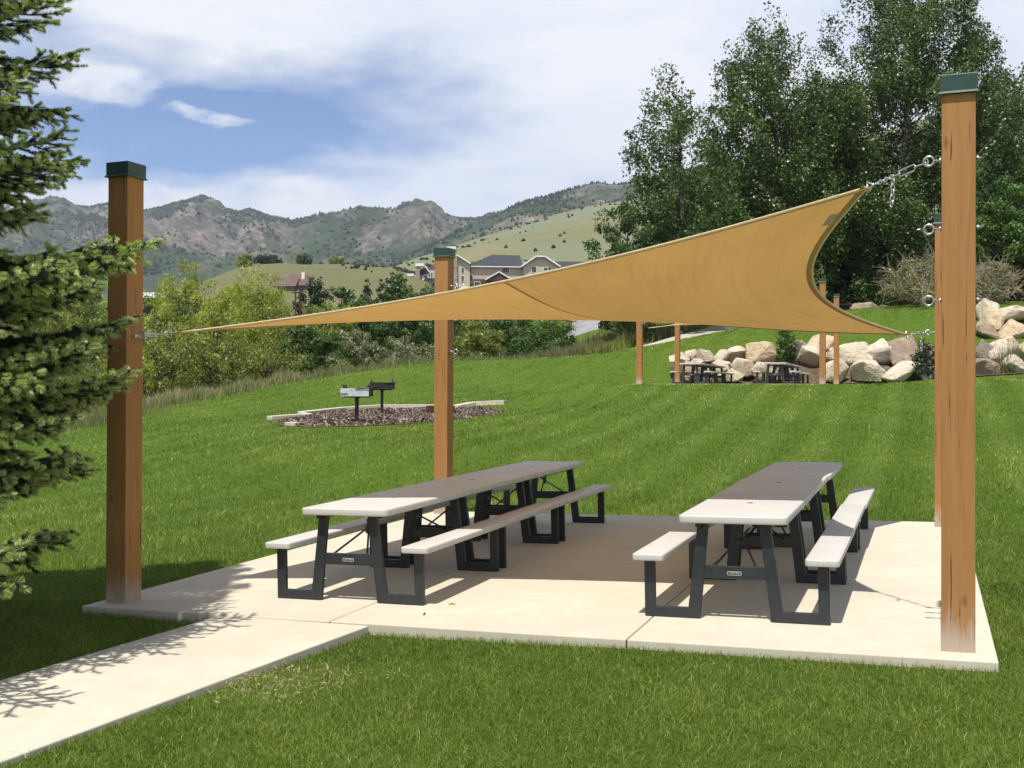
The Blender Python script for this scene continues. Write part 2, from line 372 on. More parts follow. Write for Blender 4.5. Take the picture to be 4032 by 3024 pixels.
CTRL += [(-9, 12, -.22), (-7, 17, -.12), (-3, 19.5, -.02), (2, 19, .08), (8, 17, .2), (13, 9, .25), (-14, 5, -.5), (14, 0, .2), (-12, -10, -.5), (12, -10, .1), (0, -12, -.3), (25, 15, 1.2)]
for px, py, d in ((0, 1722, 33), (300, 1690, 36), (600, 1600, 42), (830, 1562, 46), (1100, 1512, 50), (1400, 1465, 54), (1700, 1428, 58), (2100, 1415, 60),
                  (2500, 1388, 62), (2750, 1325, 66), (3050, 1290, 72), (3400, 1290, 66), (2660, 1495, 47.3), (3000, 1487, 47.3), (3600, 1487, 45.5),
                  (4032, 1478, 44), (4300, 1470, 42), (2700, 1385, 50.5), (3000, 1345, 51), (3500, 1345, 50.5), (4032, 1330, 50), (4032, 1210, 54), (3400, 1215, 60), (4400, 1200, 54),
                  (1405, 1671, 30), (1504, 1636, 36), (1090, 1648, 33), (1970, 1630, 36), (1700, 1640, 33), (2900, 1560, 33), (3000, 1700, 26), (2200, 1700, 27), (2000, 1560, 42),
                  (3900, 1600, 31), (3900, 1800, 21.5), (1500, 1800, 21.5), (700, 1800, 24), (300, 1830, 25), (-200, 1800, 27), (2400, 1480, 50), (3450, 1506, 38), (3900, 1495, 38)):
    CTRL.append(tuple(at(px, py, d)))
for r, q in ((-.6, -.6), (7, -.6), (-.6, 7), (7, 7), (3.2, 3.2)):
    x, y = pad_xy(r, q) + FAR_OFF; CTRL.append((x, y, FAR_Z - .05))
CTRL += [(-24, 48, -.8), (-20, 62, -1.5), (-12, 74, -1.0), (-3, 82, .5), (16, 92, 7), (24, 84, 7), (38, 70, 7.5), (40, 45, 6), (34, 25, 2.5),
         (-30, 30, -1.0), (-34, 90, -3), (0, 110, 1), (30, 110, 7), (-40, 60, -4), (-25, 15, -.6), (50, 100, 9), (-50, 110, -4)]
CTRL += [tuple(at(*q)) for q in ((2150, 1258, 112), (2290, 1275, 98), (2400, 1303, 86), (2250, 1330, 80))]
CTRL = np.array(CTRL, float)
def _tps(d2): return .5 * d2 * np.log(d2 + 1e-9)
_n = len(CTRL); _c = CTRL[:, :2] / 10.
_A = _tps(((_c[:, None] - _c[None]) ** 2).sum(-1)) + np.eye(_n) * .004
_P = np.c_[np.ones(_n), _c]
_W = np.linalg.solve(np.block([[_A, _P], [_P.T, np.zeros((3, 3))]]), np.r_[CTRL[:, 2], 0, 0, 0])
def _raw(x, y):
    p = np.stack([x, y], -1) / 10.; z = np.zeros(len(p))
    for i in range(0, len(p), 20000):
        q = p[i:i + 20000]; z[i:i + 20000] = _tps(((q[:, None] - _c[None]) ** 2).sum(-1)) @ _W[:_n] + np.c_[np.ones(len(q)), q] @ _W[_n:]
    return z
_gx = np.arange(-70, 70.01, .7); _gy = np.arange(-20, 130.01, .7)
_GX, _GY = np.meshgrid(_gx, _gy)
_GZ = _raw(_GX.ravel(), _GY.ravel()).reshape(_GX.shape)
_GZ += .05 * fbm(_GX / 6, _GY / 6, 3, 3) * np.clip((np.hypot(_GX, _GY) - 12) / 20, 0, 1)
def _smin(t): t = np.clip(t, 0, 1); return t * t * (3 - 2 * t)
def ground(x, y):
    x = np.atleast_1d(np.asarray(x, float)); y = np.atleast_1d(np.asarray(y, float))
    u = np.clip((x + 70) / .7, 0, len(_gx) - 1.001); v = np.clip((y + 20) / .7, 0, len(_gy) - 1.001)
    i = u.astype(int); j = v.astype(int); a = u - i; b = v - j
    z = (_GZ[j, i] * (1 - a) + _GZ[j, i + 1] * a) * (1 - b) + (_GZ[j + 1, i] * (1 - a) + _GZ[j + 1, i + 1] * a) * b
    for off, zz, flat in ((np.zeros(2), None, -.062), (FAR_OFF, FAR_Z, -.04)):   # level ground round both slabs
        r, q = pad_rq(x - off[0], y - off[1])
        dd = np.maximum(np.maximum(R0 - r, r - R1), np.maximum(Q0 - q, q - Q1))
        w = 1 - _smin((dd - .5) / 3.0); tgt = (padz(x, y) if zz is None else zz) + flat
        z = z * (1 - w) + tgt * w
    rel = np.stack([x - WALK[0][0], y - WALK[0][1]], -1); e = WALK[1] - WALK[0]; nr = np.array([wd[1], -wd[0]]); wid = e @ nr; sdist = rel @ wd; t = rel @ nr / wid
    dd = np.maximum(np.maximum(-t, t - 1) * abs(wid), .5 - sdist); w = 1 - _smin((dd - .3) / 1.6); tgt = padz(x, y) - .010 - .012 * np.maximum(sdist, 0) - .036 - .04 * np.clip(1 - sdist / 2.2, 0, 1)
    return z * (1 - w) + tgt * w
WALK = [np.array([-2.20, 8.57]), np.array([-1.01, 8.10])]       # where the walkway meets the slab
wd = np.array([-.455, -.89]); wd /= np.linalg.norm(wd)
def gz(x, y): return float(ground(x, y)[0])
def on(px, py_hint, d, sink=0.0):
    """ground point below photo column px at depth d"""
    p = at(px, py_hint, d); return np.array([p[0], p[1], gz(p[0], p[1]) - sink])

def m_lawn():
    m, nt, b, tc = mat('lawn_soil_and_thatch', .95, .05); v = tc.outputs['Object']
    big = noise_n(nt, v, .35, 5, .6); mid = noise_n(nt, v, 3.2, 6, .65); fine = noise_n(nt, map_n(nt, v, (38, 38, 38)), 1.0, 5, .7)
    c = mix_n(nt, ramp_n(nt, big, [(.3, 0.), (.7, 1.)]), (.064, .118, .011), (.098, .160, .017))
    c = mix_n(nt, math_n(nt, 'MULTIPLY', ramp_n(nt, mid, [(.35, 0.), (.65, 1.)]), .5), c, (.135, .19, .03))
    c = mix_n(nt, math_n(nt, 'MULTIPLY', ramp_n(nt, fine, [(.36, 1.), (.56, 0.)]), .75), c, (.022, .05, .008))
    c = mix_n(nt, math_n(nt, 'MULTIPLY', ramp_n(nt, noise_n(nt, v, 14, 5, .7), [(.52, 0.), (.72, 1.)]), .4), c, (.15, .19, .05))
    nt.links.new(c, b.inputs['Base Color']); bump(nt, b, math_n(nt, 'ADD', fine, mid), .8, .05)
    return m
M_LAWN = m_lawn()
def grid_mesh(name, X, Y, Z, mats, smooth=True, tint=None):
    ny, nx = X.shape; V = np.stack([X, Y, Z], -1).reshape(-1, 3)
    i = np.arange(ny * nx).reshape(ny, nx); F = np.stack([i[:-1, :-1], i[:-1, 1:], i[1:, 1:], i[1:, :-1]], -1).reshape(-1, 4)
    return np_mesh(name, V, F, mats, 4, smooth=smooth, tint=None if tint is None else tint.ravel())
xs = np.concatenate([np.arange(-70, -16, 1.0), np.arange(-16, 20, .3), np.arange(20, 70.1, 1.0)]); ys = np.concatenate([np.arange(-20, 4, 1.), np.arange(4, 48, .3), np.arange(48, 130.1, 1.)])
GXX, GYY = np.meshgrid(xs, ys)
tag(grid_mesh('lawn', GXX, GYY, ground(GXX.ravel(), GYY.ravel()).reshape(GXX.shape), M_LAWN), kind='structure')
M_FARGROUND = simple('valley_floor', (.055, .08, .025), (.10, .115, .04), .02, .95)
g = MB(); g.add([(-4400, -2400, -14), (4400, -2400, -14), (4400, 6400, -14), (-4400, 6400, -14)], [(0, 1, 2, 3)])
tag(g.build('ground', M_FARGROUND), kind='structure')

# ------------------------------------------------------------------ concrete slab and walkway
def slab(name, off, zfun, joints):
    g = MB()
    cs = np.array([R0] + joints + [R1]); gap = .004
    for k in range(len(cs) - 1):
        a, b_ = cs[k] + (gap if k else 0), cs[k + 1] - (gap if k < len(cs) - 2 else 0)
        pts = [pad_xy(a, Q0), pad_xy(b_, Q0), pad_xy(b_, Q1), pad_xy(a, Q1)]
        top = [(p[0] + off[0], p[1] + off[1], zfun(p[0], p[1])) for p in pts]; bot = [(p[0], p[1], p[2] - .16) for p in top]
        g.add(top + bot, [(0, 1, 2, 3), (0, 4, 5, 1), (1, 5, 6, 2), (2, 6, 7, 3), (3, 7, 4, 0)])
    return g.build(name, M_CONC, bevel=.008)
tag(slab('concrete_slab', np.zeros(2), padz, [2.05, 4.27]), kind='structure')
tag(slab('concrete_slab', FAR_OFF, lambda x, y: FAR_Z, [2.05, 4.27]), kind='structure')
WALK = [np.array([-2.20, 8.57]), np.array([-1.01, 8.10])]       # where the walkway meets the slab
wd = np.array([-.455, -.89]); wd /= np.linalg.norm(wd)
g = MB()
def wz(x, y): return padz(x, y) - .010
seglen = [0.02, 2.95, 5.9, 9.0]
for k in range(3):
    s0, s1 = seglen[k] + (.004 if k else 0), seglen[k + 1] - .004
    top = []
    for base, s in ((WALK[0], s0), (WALK[1], s0), (WALK[1], s1), (WALK[0], s1)):
        p = base + wd * s; top.append((p[0], p[1], wz(p[0], p[1]) - .012 * s))
    if k == 0:
        for idx, r_ in ((0, None), (1, None)): pass
    bot = [(p[0], p[1], p[2] - .15) for p in top]
    g.add(top + bot, [(3, 2, 1, 0), (1, 5, 4, 0), (2, 6, 5, 1), (3, 7, 6, 2), (0, 4, 7, 3)])
tag(g.build('walkway', M_CONC, bevel=.008), kind='structure')
def in_walk(x, y):
    rel = np.stack([x - WALK[0][0], y - WALK[0][1]], -1); s = rel @ wd
    e = WALK[1] - WALK[0]; nrm = np.array([wd[1], -wd[0]]); wid = e @ nrm; t = rel @ nrm / wid
    return (t > 0) & (t < 1) & (s > -.4) & (s < 9)

# ------------------------------------------------------------------ posts
PADN = Vector((-.0226, -.0052, 1)).normalized()
POSTH = 3.45; PW = .1963
def make_post(xy, z, label, bolts, rz=-math.radians(21.6), group='square timber posts of the near shade sail'):
    root = empty('timber_post', (xy[0], xy[1], z), rz); tag(root, label, 'post', group)
    g = MB(); g.box((0, 0, POSTH / 2 - .02), (PW, PW, POSTH + .04)); g.build('timber', M_WOOD, root, bevel=.006)
    w = PW / 2 + .012; g = MB(); h0 = POSTH - .012
    g.box((0, 0, h0 + .062), (2 * w, 2 * w, .115)); e = w + .014
    vs = []; 
    for hh, ww in ((h0, e), (h0 + .016, w + .001)):
        vs += [(-ww, -ww, hh), (ww, -ww, hh), (ww, ww, hh), (-ww, ww, hh)]
    g.add(vs, [(i, (i + 1) % 4, 4 + (i + 1) % 4, 4 + i) for i in range(4)] + [(3, 2, 1, 0)])
    g.build('post_cap', M_CAP, root, bevel=.003)
    for (h, dx, dy) in bolts:
        g = MB(); dv = np.array([dx, dy, 0.]); s = PW / 2
        g.tube([dv * (-s - .035), dv * (s + .045)], .0075, 6)
        g.tube([dv * (-s - .022), dv * (-s - .004)], .016, 6); g.tube([dv * (s + .004), dv * (s + .014)], .018, 6)
        g.ring(dv * (s + .075), (0, 1, .15) if dx else (1, 0, .1), .030, .0075, 14, 6)
        g.build('eyebolt', M_STEEL, root, loc=(0, 0, h), smooth=True)
    return root
PLF, PRF, PCB, PRB = np.array([-3.153, 9.1715]), np.array([2.7824, 7.0183]), np.array([-.9181, 15.153]), np.array([4.927, 12.8421])
BH = (2.17, 2.62, 3.05)
post_lf = make_post(PLF, padz(*PLF), 'tan timber post with green cap, nearest to the spruce branches', [(2.155, 1, 0)])
post_rf = make_post(PRF, padz(*PRF), 'largest tan timber post with green cap, nearest one at the right slab corner', [(h, -1, 0) for h in BH])
post_cb = make_post(PCB, padz(*PCB), 'tan timber post with steel rings rising behind the left row of tables', [(h, 1, 0) for h in BH])
post_rb = make_post(PRB, padz(*PRB), 'tan timber post mostly hidden behind the largest post', [(2.21, -1, 0)])

# ------------------------------------------------------------------ shade sail
def sail_points(A, B, C, D, sag, nu=57, nv=57):
    """A-B front edge, D-C back edge; edges are cables pulled in towards the middle"""
    cen = (A + B + C + D) / 4
    def edge(P, Q, s, drop):
        t = np.linspace(0, 1, nu)[:, None]; mid = (P + Q) / 2; d = cen - mid; L = np.linalg.norm(Q - P)
        d = d / np.linalg.norm(d); return P + (Q - P) * t + d * (s * L * 4 * t * (1 - t)) * (1 + .25 * 4 * t * (1 - t)) / 1.25 - np.array([0, 0, drop]) * 4 * t * (1 - t)
    F, Bk, Lf, Rt = [edge(P, Q, s_, dr) for (P, Q), s_, dr in zip(((A, B), (D, C), (A, D), (B, C)), sag, DROP)]
    tq = np.linspace(0, 1, nu)[:, None]; Lf = edge(A, D, sag[2] * .8, 0) - np.array([0, 0, DROP[2]]) * 5.6 * tq ** 1.5 * (1 - tq)
    u = np.linspace(0, 1, nu)[None, :, None]; v = np.linspace(0, 1, nv)[:, None, None]
    S = (1 - v) * F[None] + v * Bk[None] + (1 - u) * Lf[:, None] + u * Rt[:, None]
    S -= (1 - u) * (1 - v) * A + u * (1 - v) * B + u * v * C + (1 - u) * v * D
    return S
def make_sail(off, label, full=True):
    A, B, C, D = [np.array(p) + off for p in SAILC]
    S = sail_points(A, B, C, D, SAG); nv, nu = S.shape[:2]
    root = empty('shade_sail', tuple(S.reshape(-1, 3).mean(0))); tag(root, label, 'shade sail', 'tan shade sails')
    c0 = S.reshape(-1, 3).mean(0); V = S - c0
    i = np.arange(nv * nu).reshape(nv, nu); Fq = np.stack([i[:-1, :-1], i[:-1, 1:], i[1:, 1:], i[1:, :-1]], -1).reshape(-1, 4)
    o = np_mesh('sail_cloth', V.reshape(-1, 3), Fq, M_SAIL, 4, root, smooth=True)
    uvl = o.data.uv_layers.new(name='UVMap'); UU, VV = np.meshgrid(np.linspace(0, 1, nu), np.linspace(0, 1, nv)); uv = np.stack([UU, VV], -1).reshape(-1, 2)[Fq.ravel()]
    uvl.data.foreach_set('uv', uv.ravel().astype(np.float32))
    # hem: doubled webbing along the four edges
    du = np.gradient(V, axis=1); dv = np.gradient(V, axis=0); nm = np.cross(du, dv); nm /= np.linalg.norm(nm, axis=2)[..., None]
    for row, nrow, inn in ((V[0], nm[0], V[3] - V[0]), (V[-1], nm[-1], V[-4] - V[-1]), (V[:, 0], nm[:, 0], V[:, 3] - V[:, 0]), (V[:, -1], nm[:, -1], V[:, -4] - V[:, -1])):
        tn = np.gradient(row, axis=0); tn /= np.linalg.norm(tn, axis=1)[:, None]; ins = np.cross(nrow, tn)
        ins *= np.sign((ins * inn).sum(1))[:, None]; ins /= np.linalg.norm(ins, axis=1)[:, None]
        wdt = .055; th = .005; g = MB(); q = []
        for a, b_ in ((-.006, th), (wdt, th * .6), (wdt, -th * .6), (-.006, -th)): q.append(row + ins * a + nrow * b_)
        n = len(row); g.add(np.vstack(q), [(k, k + 1, (j + 1) % 4 * n + k + 1, (j + 1) % 4 * n + k) if 1 else 0 for j in range(4) for k0 in range(n - 1) for k in [k0]] and
              [(j * n + k, j * n + k + 1, (j + 1) % 4 * n + k + 1, (j + 1) % 4 * n + k) for j in range(4) for k in range(n - 1)])
        g.tube(row + ins * .004, .011, 6, 1)  # added tube that carries the painted sunlit line
        g.build('hem', [M_HEM, M_SUNLIT_HEM], root)
    if full:   # grey maker's label sewn near the high corner
        iu, iv = int(nu * .965), int(nv * .11); p = V[iv, iu]; t1 = V[iv, iu] - V[iv + 4, iu + 0]; t1 /= np.linalg.norm(t1); n_ = nm[iv, iu]; t2 = np.cross(n_, t1)
        s = -.006 if n_[2] > 0 else .006
        g = MB(); g.add([p + n_ * s + t1 * a + t2 * b_ for a, b_ in ((-.13, -.035), (.13, -.035), (.13, .035), (-.13, .035))], [(0, 1, 2, 3)]); g.build('cloth_label', M_TAG, root)
    return root
SAILC = [(-2.83, 9.31, 2.135), (2.45, 7.75, 3.085), (4.42, 12.61, 2.325), (-.63, 14.50, 3.02)]
SAG = (.055, .05, .05, .125); DROP = (.085, .14, .15, .05)
make_sail(np.zeros(3), 'large tan shade sail stretched over the near picnic tables')

def chain_links(g_list, p, q, root, link=.046, r=.0036):
    p, q = np.array(p, float), np.array(q, float); L = np.linalg.norm(q - p); n = max(1, int(round(L / (link * .74)))); d = (q - p) / L
    side = np.cross(d, [0, 0, 1.]); side /= np.linalg.norm(side) + 1e-9; up = np.cross(side, d)
    for k in range(n):
        c = p + d * L * (k + .5) / n; nr = side if k % 2 else up
        g = MB(); g.ring(c, nr, link * .30, r, 12, 5, axis=d, sx=1.75); g.build('chain_link', M_STEEL, root, smooth=True)
def hardware(bolt, tip, label, tail=True):
    bolt, tip = np.array(bolt, float), np.array(tip, float); root = empty('tension_chain', tuple(tip)); tag(root, label, 'chain', 'chains between sail and posts')
    q = bolt - tip; L = np.linalg.norm(q); d = q / L
    side = np.cross(d, [0, 0, 1.]); side /= np.linalg.norm(side); up = np.cross(side, d)
    # triangular ring in the sail corner
    g = MB(); tri = [-.01 * d + up * .036, -.01 * d - up * .036, .07 * d]
    g.tube([tri[0], tri[1]], .006, 6); g.tube([tri[1], tri[2]], .006, 6); g.tube([tri[2], tri[0]], .006, 6); g.build('triangle_ring', M_STEEL, root, smooth=True)
    tb0, tb1 = L * .52, L * .80
    chain_links(None, d * .09, d * (tb0 - .06), root)
    g = MB(); g.tube([d * (tb0 - .07), d * (tb0 + .02)], .005, 6); g.tube([d * (tb1 - .02), d * (L - .03)], .005, 6)
    c = d * (tb0 + tb1) / 2; h = (tb1 - tb0) / 2; w = min(.02, h * .3)
    pts = [c - d * h, c - d * h * .8 + up * w, c + d * h * .8 + up * w, c + d * h, c + d * h * .8 - up * w, c - d * h * .8 - up * w]
    g.tube(pts, .0045, 5, closed=True); g.build('turnbuckle', M_STEEL, root, smooth=True)
    g = MB(); g.ring(d * (L - .03), side, .022, .0055, 12, 5); g.build('hook', M_STEEL, root, smooth=True)
    if tail: chain_links(None, d * .30 + np.array([0, 0, -.02]), d * .30 + side * .012 + np.array([0, 0, -.20]), root)
    return root
def bolt_eye(P, h, s):   # the ring of an eyebolt on a post's left or right face
    a = math.radians(21.6); return np.array([P[0] + s * (PW / 2 + .075) * math.cos(a), P[1] - s * (PW / 2 + .075) * math.sin(a), padz(*P) + h])
hardware(bolt_eye(PLF, 2.155, 1), SAILC[0], 'steel chain tying the sail to the post beside the spruce', False)
hardware(bolt_eye(PRF, BH[2], -1), SAILC[1], 'steel chain and turnbuckle with a hanging tail at the sail top corner')
hardware(bolt_eye(PRB, 2.21, -1), SAILC[2], 'steel chain at the low right corner of the sail')
hardware(bolt_eye(PCB, BH[2], 1), SAILC[3], 'steel chain at the sail corner behind the upper sail edge', False)

_r = np.random.default_rng(31); _rq = _r.uniform([R0 + .1, Q0 + .1], [R1 - .1, Q1 - .1], (34, 2)); _p = np.array([pad_xy(*q) for q in _rq]); LITTER = np.stack([_p[:, 0], _p[:, 1], padz(_p[:, 0], _p[:, 1]) + .006], -1)
# ------------------------------------------------------------------ picnic tables
def rounded(x0, x1, y0, y1, r, k=5):
    out = []
    for cx, cy, a0 in ((x1 - r, y0 + r, -90), (x1 - r, y1 - r, 0), (x0 + r, y1 - r, 90), (x0 + r, y0 + r, 180)):
        for i in range(k + 1):
            a = math.radians(a0 + 90 * i / k); out.append((cx + r * math.cos(a), cy + r * math.sin(a)))
    return out
TL = 1.826
def make_table():
    root = empty('picnic_table')
    g = MB(); g.prism(rounded(-.381, .381, .004, TL - .004, .045), .689, .744, 'z'); top = g.build('table_top', M_PLAST, root, bevel=.010, seg=3, auto=True)
    g = MB(); g.tube([(0, TL / 2, .741), (0, TL / 2, .7458)], .019, 16); g.ring((0, TL / 2, .7446), (0, 0, 1), .022, .0016, 20, 5); g.build('hole_plug', M_FRAME, top)
    g = MB()
    for s in (-1, 1): g.box((s * .245, TL / 2, .672), (.045, TL - .12, .032))
    for y in (.098, TL - .098): g.box((0, y, .6555), (.52, .05, .030)) if False else None
    g.build('rail', M_FRAME, root)
    for s in (-1, 1):
        g = MB(); g.prism(rounded(min(s * .4924, s * .7224), max(s * .4924, s * .7224), .004, TL - .004, .03), .411, .4587, 'z'); g.build('bench_seat', M_PLAST, root, bevel=.009, seg=3, auto=True)
    poly = [(.65, .41), (.65, 0), (.25, 0), (.180, .656), (.180, .688), (.2205, .688), (.2205, .656), (.258, .656), (.333, .075), (.572, .075), (.572, .41)]
    for y0, y1 in ((.078, .118), (TL - .118, TL - .078)):
        for s in (-1, 1):
            g = MB(); g.prism([(s * a, b) for a, b in poly], y0, y1, 'y'); g.build('leg_frame', M_FRAME, root, bevel=.005)
        g = MB(); g.prism([(-.2195, .29), (.2195, .29), (.2105, .38), (-.2105, .38)], y0 + .003, y1 - .003, 'y'); cb = g.build('crossbar', M_FRAME, root, bevel=.003)
        if y0 < .5:
            g = MB(); g.prism(rounded(-.05, .05, .318, .346, .008, 3), y0 + .0005, y0 + .0045, 'y'); pl = g.build('nameplate', M_PLATE, cb); g = MB(); g.prism(rounded(-.046, .046, .322, .342, .006, 3), y0 - .0004, y0 + .0004, 'y'); g.build('nameplate_panel', M_FRAME, cb)
            fc = bpy.data.curves.new('lettering', 'FONT'); fc.body = 'LIFETIME'; fc.size = .019; fc.align_x = 'CENTER'; fc.align_y = 'CENTER'; fc.extrude = .0004
            fo = bpy.data.objects.new('lettering', fc); col.objects.link(fo)
            me = bpy.data.meshes.new_from_object(fo.evaluated_get(bpy.context.evaluated_depsgraph_get())); bpy.data.objects.remove(fo)
            me.materials.clear(); me.materials.append(M_PLATE)
            lo = bpy.data.objects.new('lettering', me); col.objects.link(lo); lo.parent = cb; lo.location = (0, y0 - .0008, .332); lo.rotation_euler = (math.pi / 2, 0, 0)
    for e in (0, 1):
        f = lambda y: y if not e else TL - y
        for s in (-1, 1):
            g = MB(); g.tube([(s * .15, f(.118), .37), (s * .012, f(.42), .535), (-s * .05, f(.52), .60)], .0085, 6)
            g.build('brace', M_FRAME, root, smooth=True)
        g = MB(); g.tube([(0, f(.425), .50), (0, f(.425), .57)], .02, 8); g.tube([(0, f(.425), .56), (0, f(.62), .675)], .009, 6); g.tube([(-.20, f(.52), .665), (.20, f(.52), .665)], .010, 6)
        g.build('brace_hub', M_FRAME, root, smooth=False)
    return root
table0 = make_table()
def seat_on_pad(o, x, y, azd, z=None):
    a = math.radians(azd); 
    n = PADN if z is None else Vector((0, 0, 1)); q = Vector((math.sin(a), math.cos(a), 0)); q = (q - n * q.dot(n)).normalized(); r = q.cross(n)
    zz = padz(x, y) if z is None else z
    o.matrix_world = Matrix(((r.x, q.x, n.x, x), (r.y, q.y, n.y, y), (r.z, q.z, n.z, zz + .001), (0, 0, 0, 1)))
rng = random.Random(4)
rows = []
for (x0, y0, azd, side) in ((-1.3148, 8.8685, 19.98, 'left'), (1.5556, 7.8903, 20.15, 'right')):
    for k in range(3): rows.append((x0, y0, azd, k, None, side))
FR = FAR_OFF
for (x0, y0, azd, side) in ((-1.40, 8.90, 20, 'left'), (1.38, 7.95, 20, 'right')):
    for k in range(3): rows.append((x0 + FR[0], y0 + FR[1], azd, k, FAR_Z, side))
NEARW = ('nearest', 'middle', 'farthest'); first = True
for x0, y0, azd, k, z, side in rows:
    t = table0 if first else copy_tree(table0); first = False
    a = math.radians(azd); s = k * 1.832; jx = rng.uniform(-.006, .006) if k else 0
    seat_on_pad(t, x0 + math.sin(a) * s + jx * math.cos(a), y0 + math.cos(a) * s - jx * math.sin(a), azd + (rng.uniform(-.25, .25) if k else 0), z)
    if z is None:
        tag(t, f'{NEARW[k]} grey topped picnic table in the {side} row on the near concrete slab', 'picnic table', 'picnic tables under the near sail')
    else:
        tag(t, f'distant picnic table in front of the boulder wall, {("front", "middle", "back")[k]} one of the {side} row', 'picnic table', 'distant picnic tables under the far sail')

# far pavilion: the same posts and sail again, further up the lawn
for src, lab in ((post_lf, 'distant tan post standing alone left of the far picnic tables'), (post_rf, 'distant tan post with green cap right of the far picnic tables'),
                 (post_cb, 'distant tan post rising behind the left far picnic table'), (post_rb, 'distant tan post with green cap, rightmost of the far sail posts')):
    c = copy_tree(src); c.location = (src.location.x + FR[0], src.location.y + FR[1], FAR_Z); tag(c, lab, 'post', 'posts of the far shade sail')
make_sail(np.array([FR[0], FR[1], FAR_Z - .14]), 'distant tan shade sail over the far picnic tables', False)

# ------------------------------------------------------------------ grill bed
BED = [at(1090, 1655, 31.5), at(1150, 1668, 30.2), at(1260, 1672, 29.6), at(1480, 1672, 29.4), at(1700, 1662, 30.2), at(1850, 1650, 31.5), at(1985, 1630, 36.0), at(1900, 1628, 38), at(1680, 1630, 38.4), at(1500, 1625, 38.6), at(1350, 1627, 37.6), at(1190, 1636, 35), at(1225, 1644, 33.5)]
BED = np.array(BED)[:, :2]
def in_poly(x, y, P):
    c = np.zeros(len(x), bool); n = len(P)
    for i in range(n):
        x1, y1 = P[i]; x2, y2 = P[(i + 1) % n]
        k = ((y1 > y) != (y2 > y)) & (x < (x2 - x1) * (y - y1) / (y2 - y1 + 1e-12) + x1); c ^= k
    return c
def dense(P, n=6):
    out = []
    for i in range(len(P)):
        a, b_ = P[i], P[(i + 1) % len(P)]
        for k in range(n): out.append(a + (b_ - a) * k / n)
    return np.array(out)
M_MULCH = simple('wood_mulch', (.075, .048, .034), (.17, .115, .085), 9, .95, .05, 0, .8, 30, .03)
M_DRYLEAF = m_leaf('dry_leaf', (.05, .03, .015), (.14, .09, .045), (.3, .25, .15), .05, .9, .05)
M_CHIP = m_leaf('wood_chip', (.075, .052, .04), (.19, .145, .115), (.42, .36, .31), .02, .9, .05)
bx = np.arange(BED[:, 0].min() - .5, BED[:, 0].max() + .5, .25); by = np.arange(BED[:, 1].min() - .5, BED[:, 1].max() + .5, .25)
BX, BY = np.meshgrid(bx, by); inside = in_poly(BX.ravel(), BY.ravel(), BED).reshape(BX.shape)
V = np.stack([BX, BY, ground(BX.ravel(), BY.ravel()).reshape(BX.shape) + .02], -1).reshape(-1, 3); ii = np.arange(BX.size).reshape(BX.shape)
Fq = np.stack([ii[:-1, :-1], ii[:-1, 1:], ii[1:, 1:], ii[1:, :-1]], -1); ok = inside[:-1, :-1] | inside[1:, 1:]
tag(np_mesh('mulch_bed', V, Fq[ok], M_MULCH, 4, smooth=True), kind='structure')
R_ = np.random.default_rng(11)
cx = R_.uniform(bx[0], bx[-1], 16000); cy = R_.uniform(by[0], by[-1], 16000); k = in_poly(cx, cy, BED); cx, cy = cx[k], cy[k]; n = len(cx)
def leaf_quads(C, size, aspect, rg, up=.0, droop=None, outw=None):
    n = len(C); nr = rg.normal(size=(n, 3)); nr[:, 2] += up
    if outw is not None: nr = nr * .62 + outw; nr /= np.linalg.norm(nr, axis=1)[:, None]
    t = rg.normal(size=(n, 3)) if droop is None else rg.normal(size=(n, 3)) * .6 + np.array(droop)
    t -= nr * (t * nr).sum(1)[:, None]; t /= np.linalg.norm(t, axis=1)[:, None]; b_ = np.cross(nr, t)
    s = np.broadcast_to(np.asarray(size, float), (n,))[:, None]
    V = np.stack([C - t * s * .5, C + b_ * s * .5 * aspect, C + t * s * .5, C - b_ * s * .5 * aspect], 1).reshape(-1, 3)
    return V, np.arange(4 * n).reshape(n, 4)
V, F = leaf_quads(np.stack([cx, cy, ground(cx, cy) + .035 + R_.uniform(0, .03, n)], -1), R_.uniform(.06, .16, n), .45, R_, 1.2)
tag(np_mesh('mulch_chips', V, F, M_CHIP, 4, tint=np.repeat(R_.random(n) ** 1.4, 4)), kind='stuff')
V, F = leaf_quads(LITTER, R_.uniform(.015, .045, len(LITTER)), .4, R_, 14)
tag(np_mesh('leaf_litter', V, F, M_DRYLEAF, 4, tint=np.repeat(R_.random(len(LITTER)), 4)), kind='stuff')
M_EDGE = simple('pale_edging', (.42, .37, .29), (.56, .50, .41), 6, .9, .1, 0, .3, 40)
def edging(pts, label, w=.16, h=.10):
    P = np.array([(p[0], p[1], gz(p[0], p[1])) for p in pts]); root_c = P.mean(0)
    seg = np.linspace(0, len(P) - 1, (len(P) - 1) * 6 + 1); Q = np.stack([np.interp(seg, np.arange(len(P)), P[:, i]) for i in range(3)], -1)
    t = np.gradient(Q, axis=0); t /= np.linalg.norm(t, axis=1)[:, None]; nx = np.stack([-t[:, 1], t[:, 0], 0 * t[:, 0]], -1)
    g = MB(); n = len(Q); prof = [(-w / 2, -.1), (-w / 2, h), (w / 2, h), (w / 2, -.1)]
    g.add(np.vstack([Q - root_c + nx * a + np.array([0, 0, b_]) for a, b_ in prof]), [(j * n + k, j * n + k + 1, (j + 1) * n + k + 1, (j + 1) * n + k) for j in range(3) for k in range(n - 1)] + [(0, n, 2 * n, 3 * n), (n - 1, 4 * n - 1, 3 * n - 1, 2 * n - 1)])
    o = g.build('stone_edging', M_EDGE, loc=tuple(root_c), bevel=.015); tag(o, label, 'edging', 'pale edging round the mulch bed')
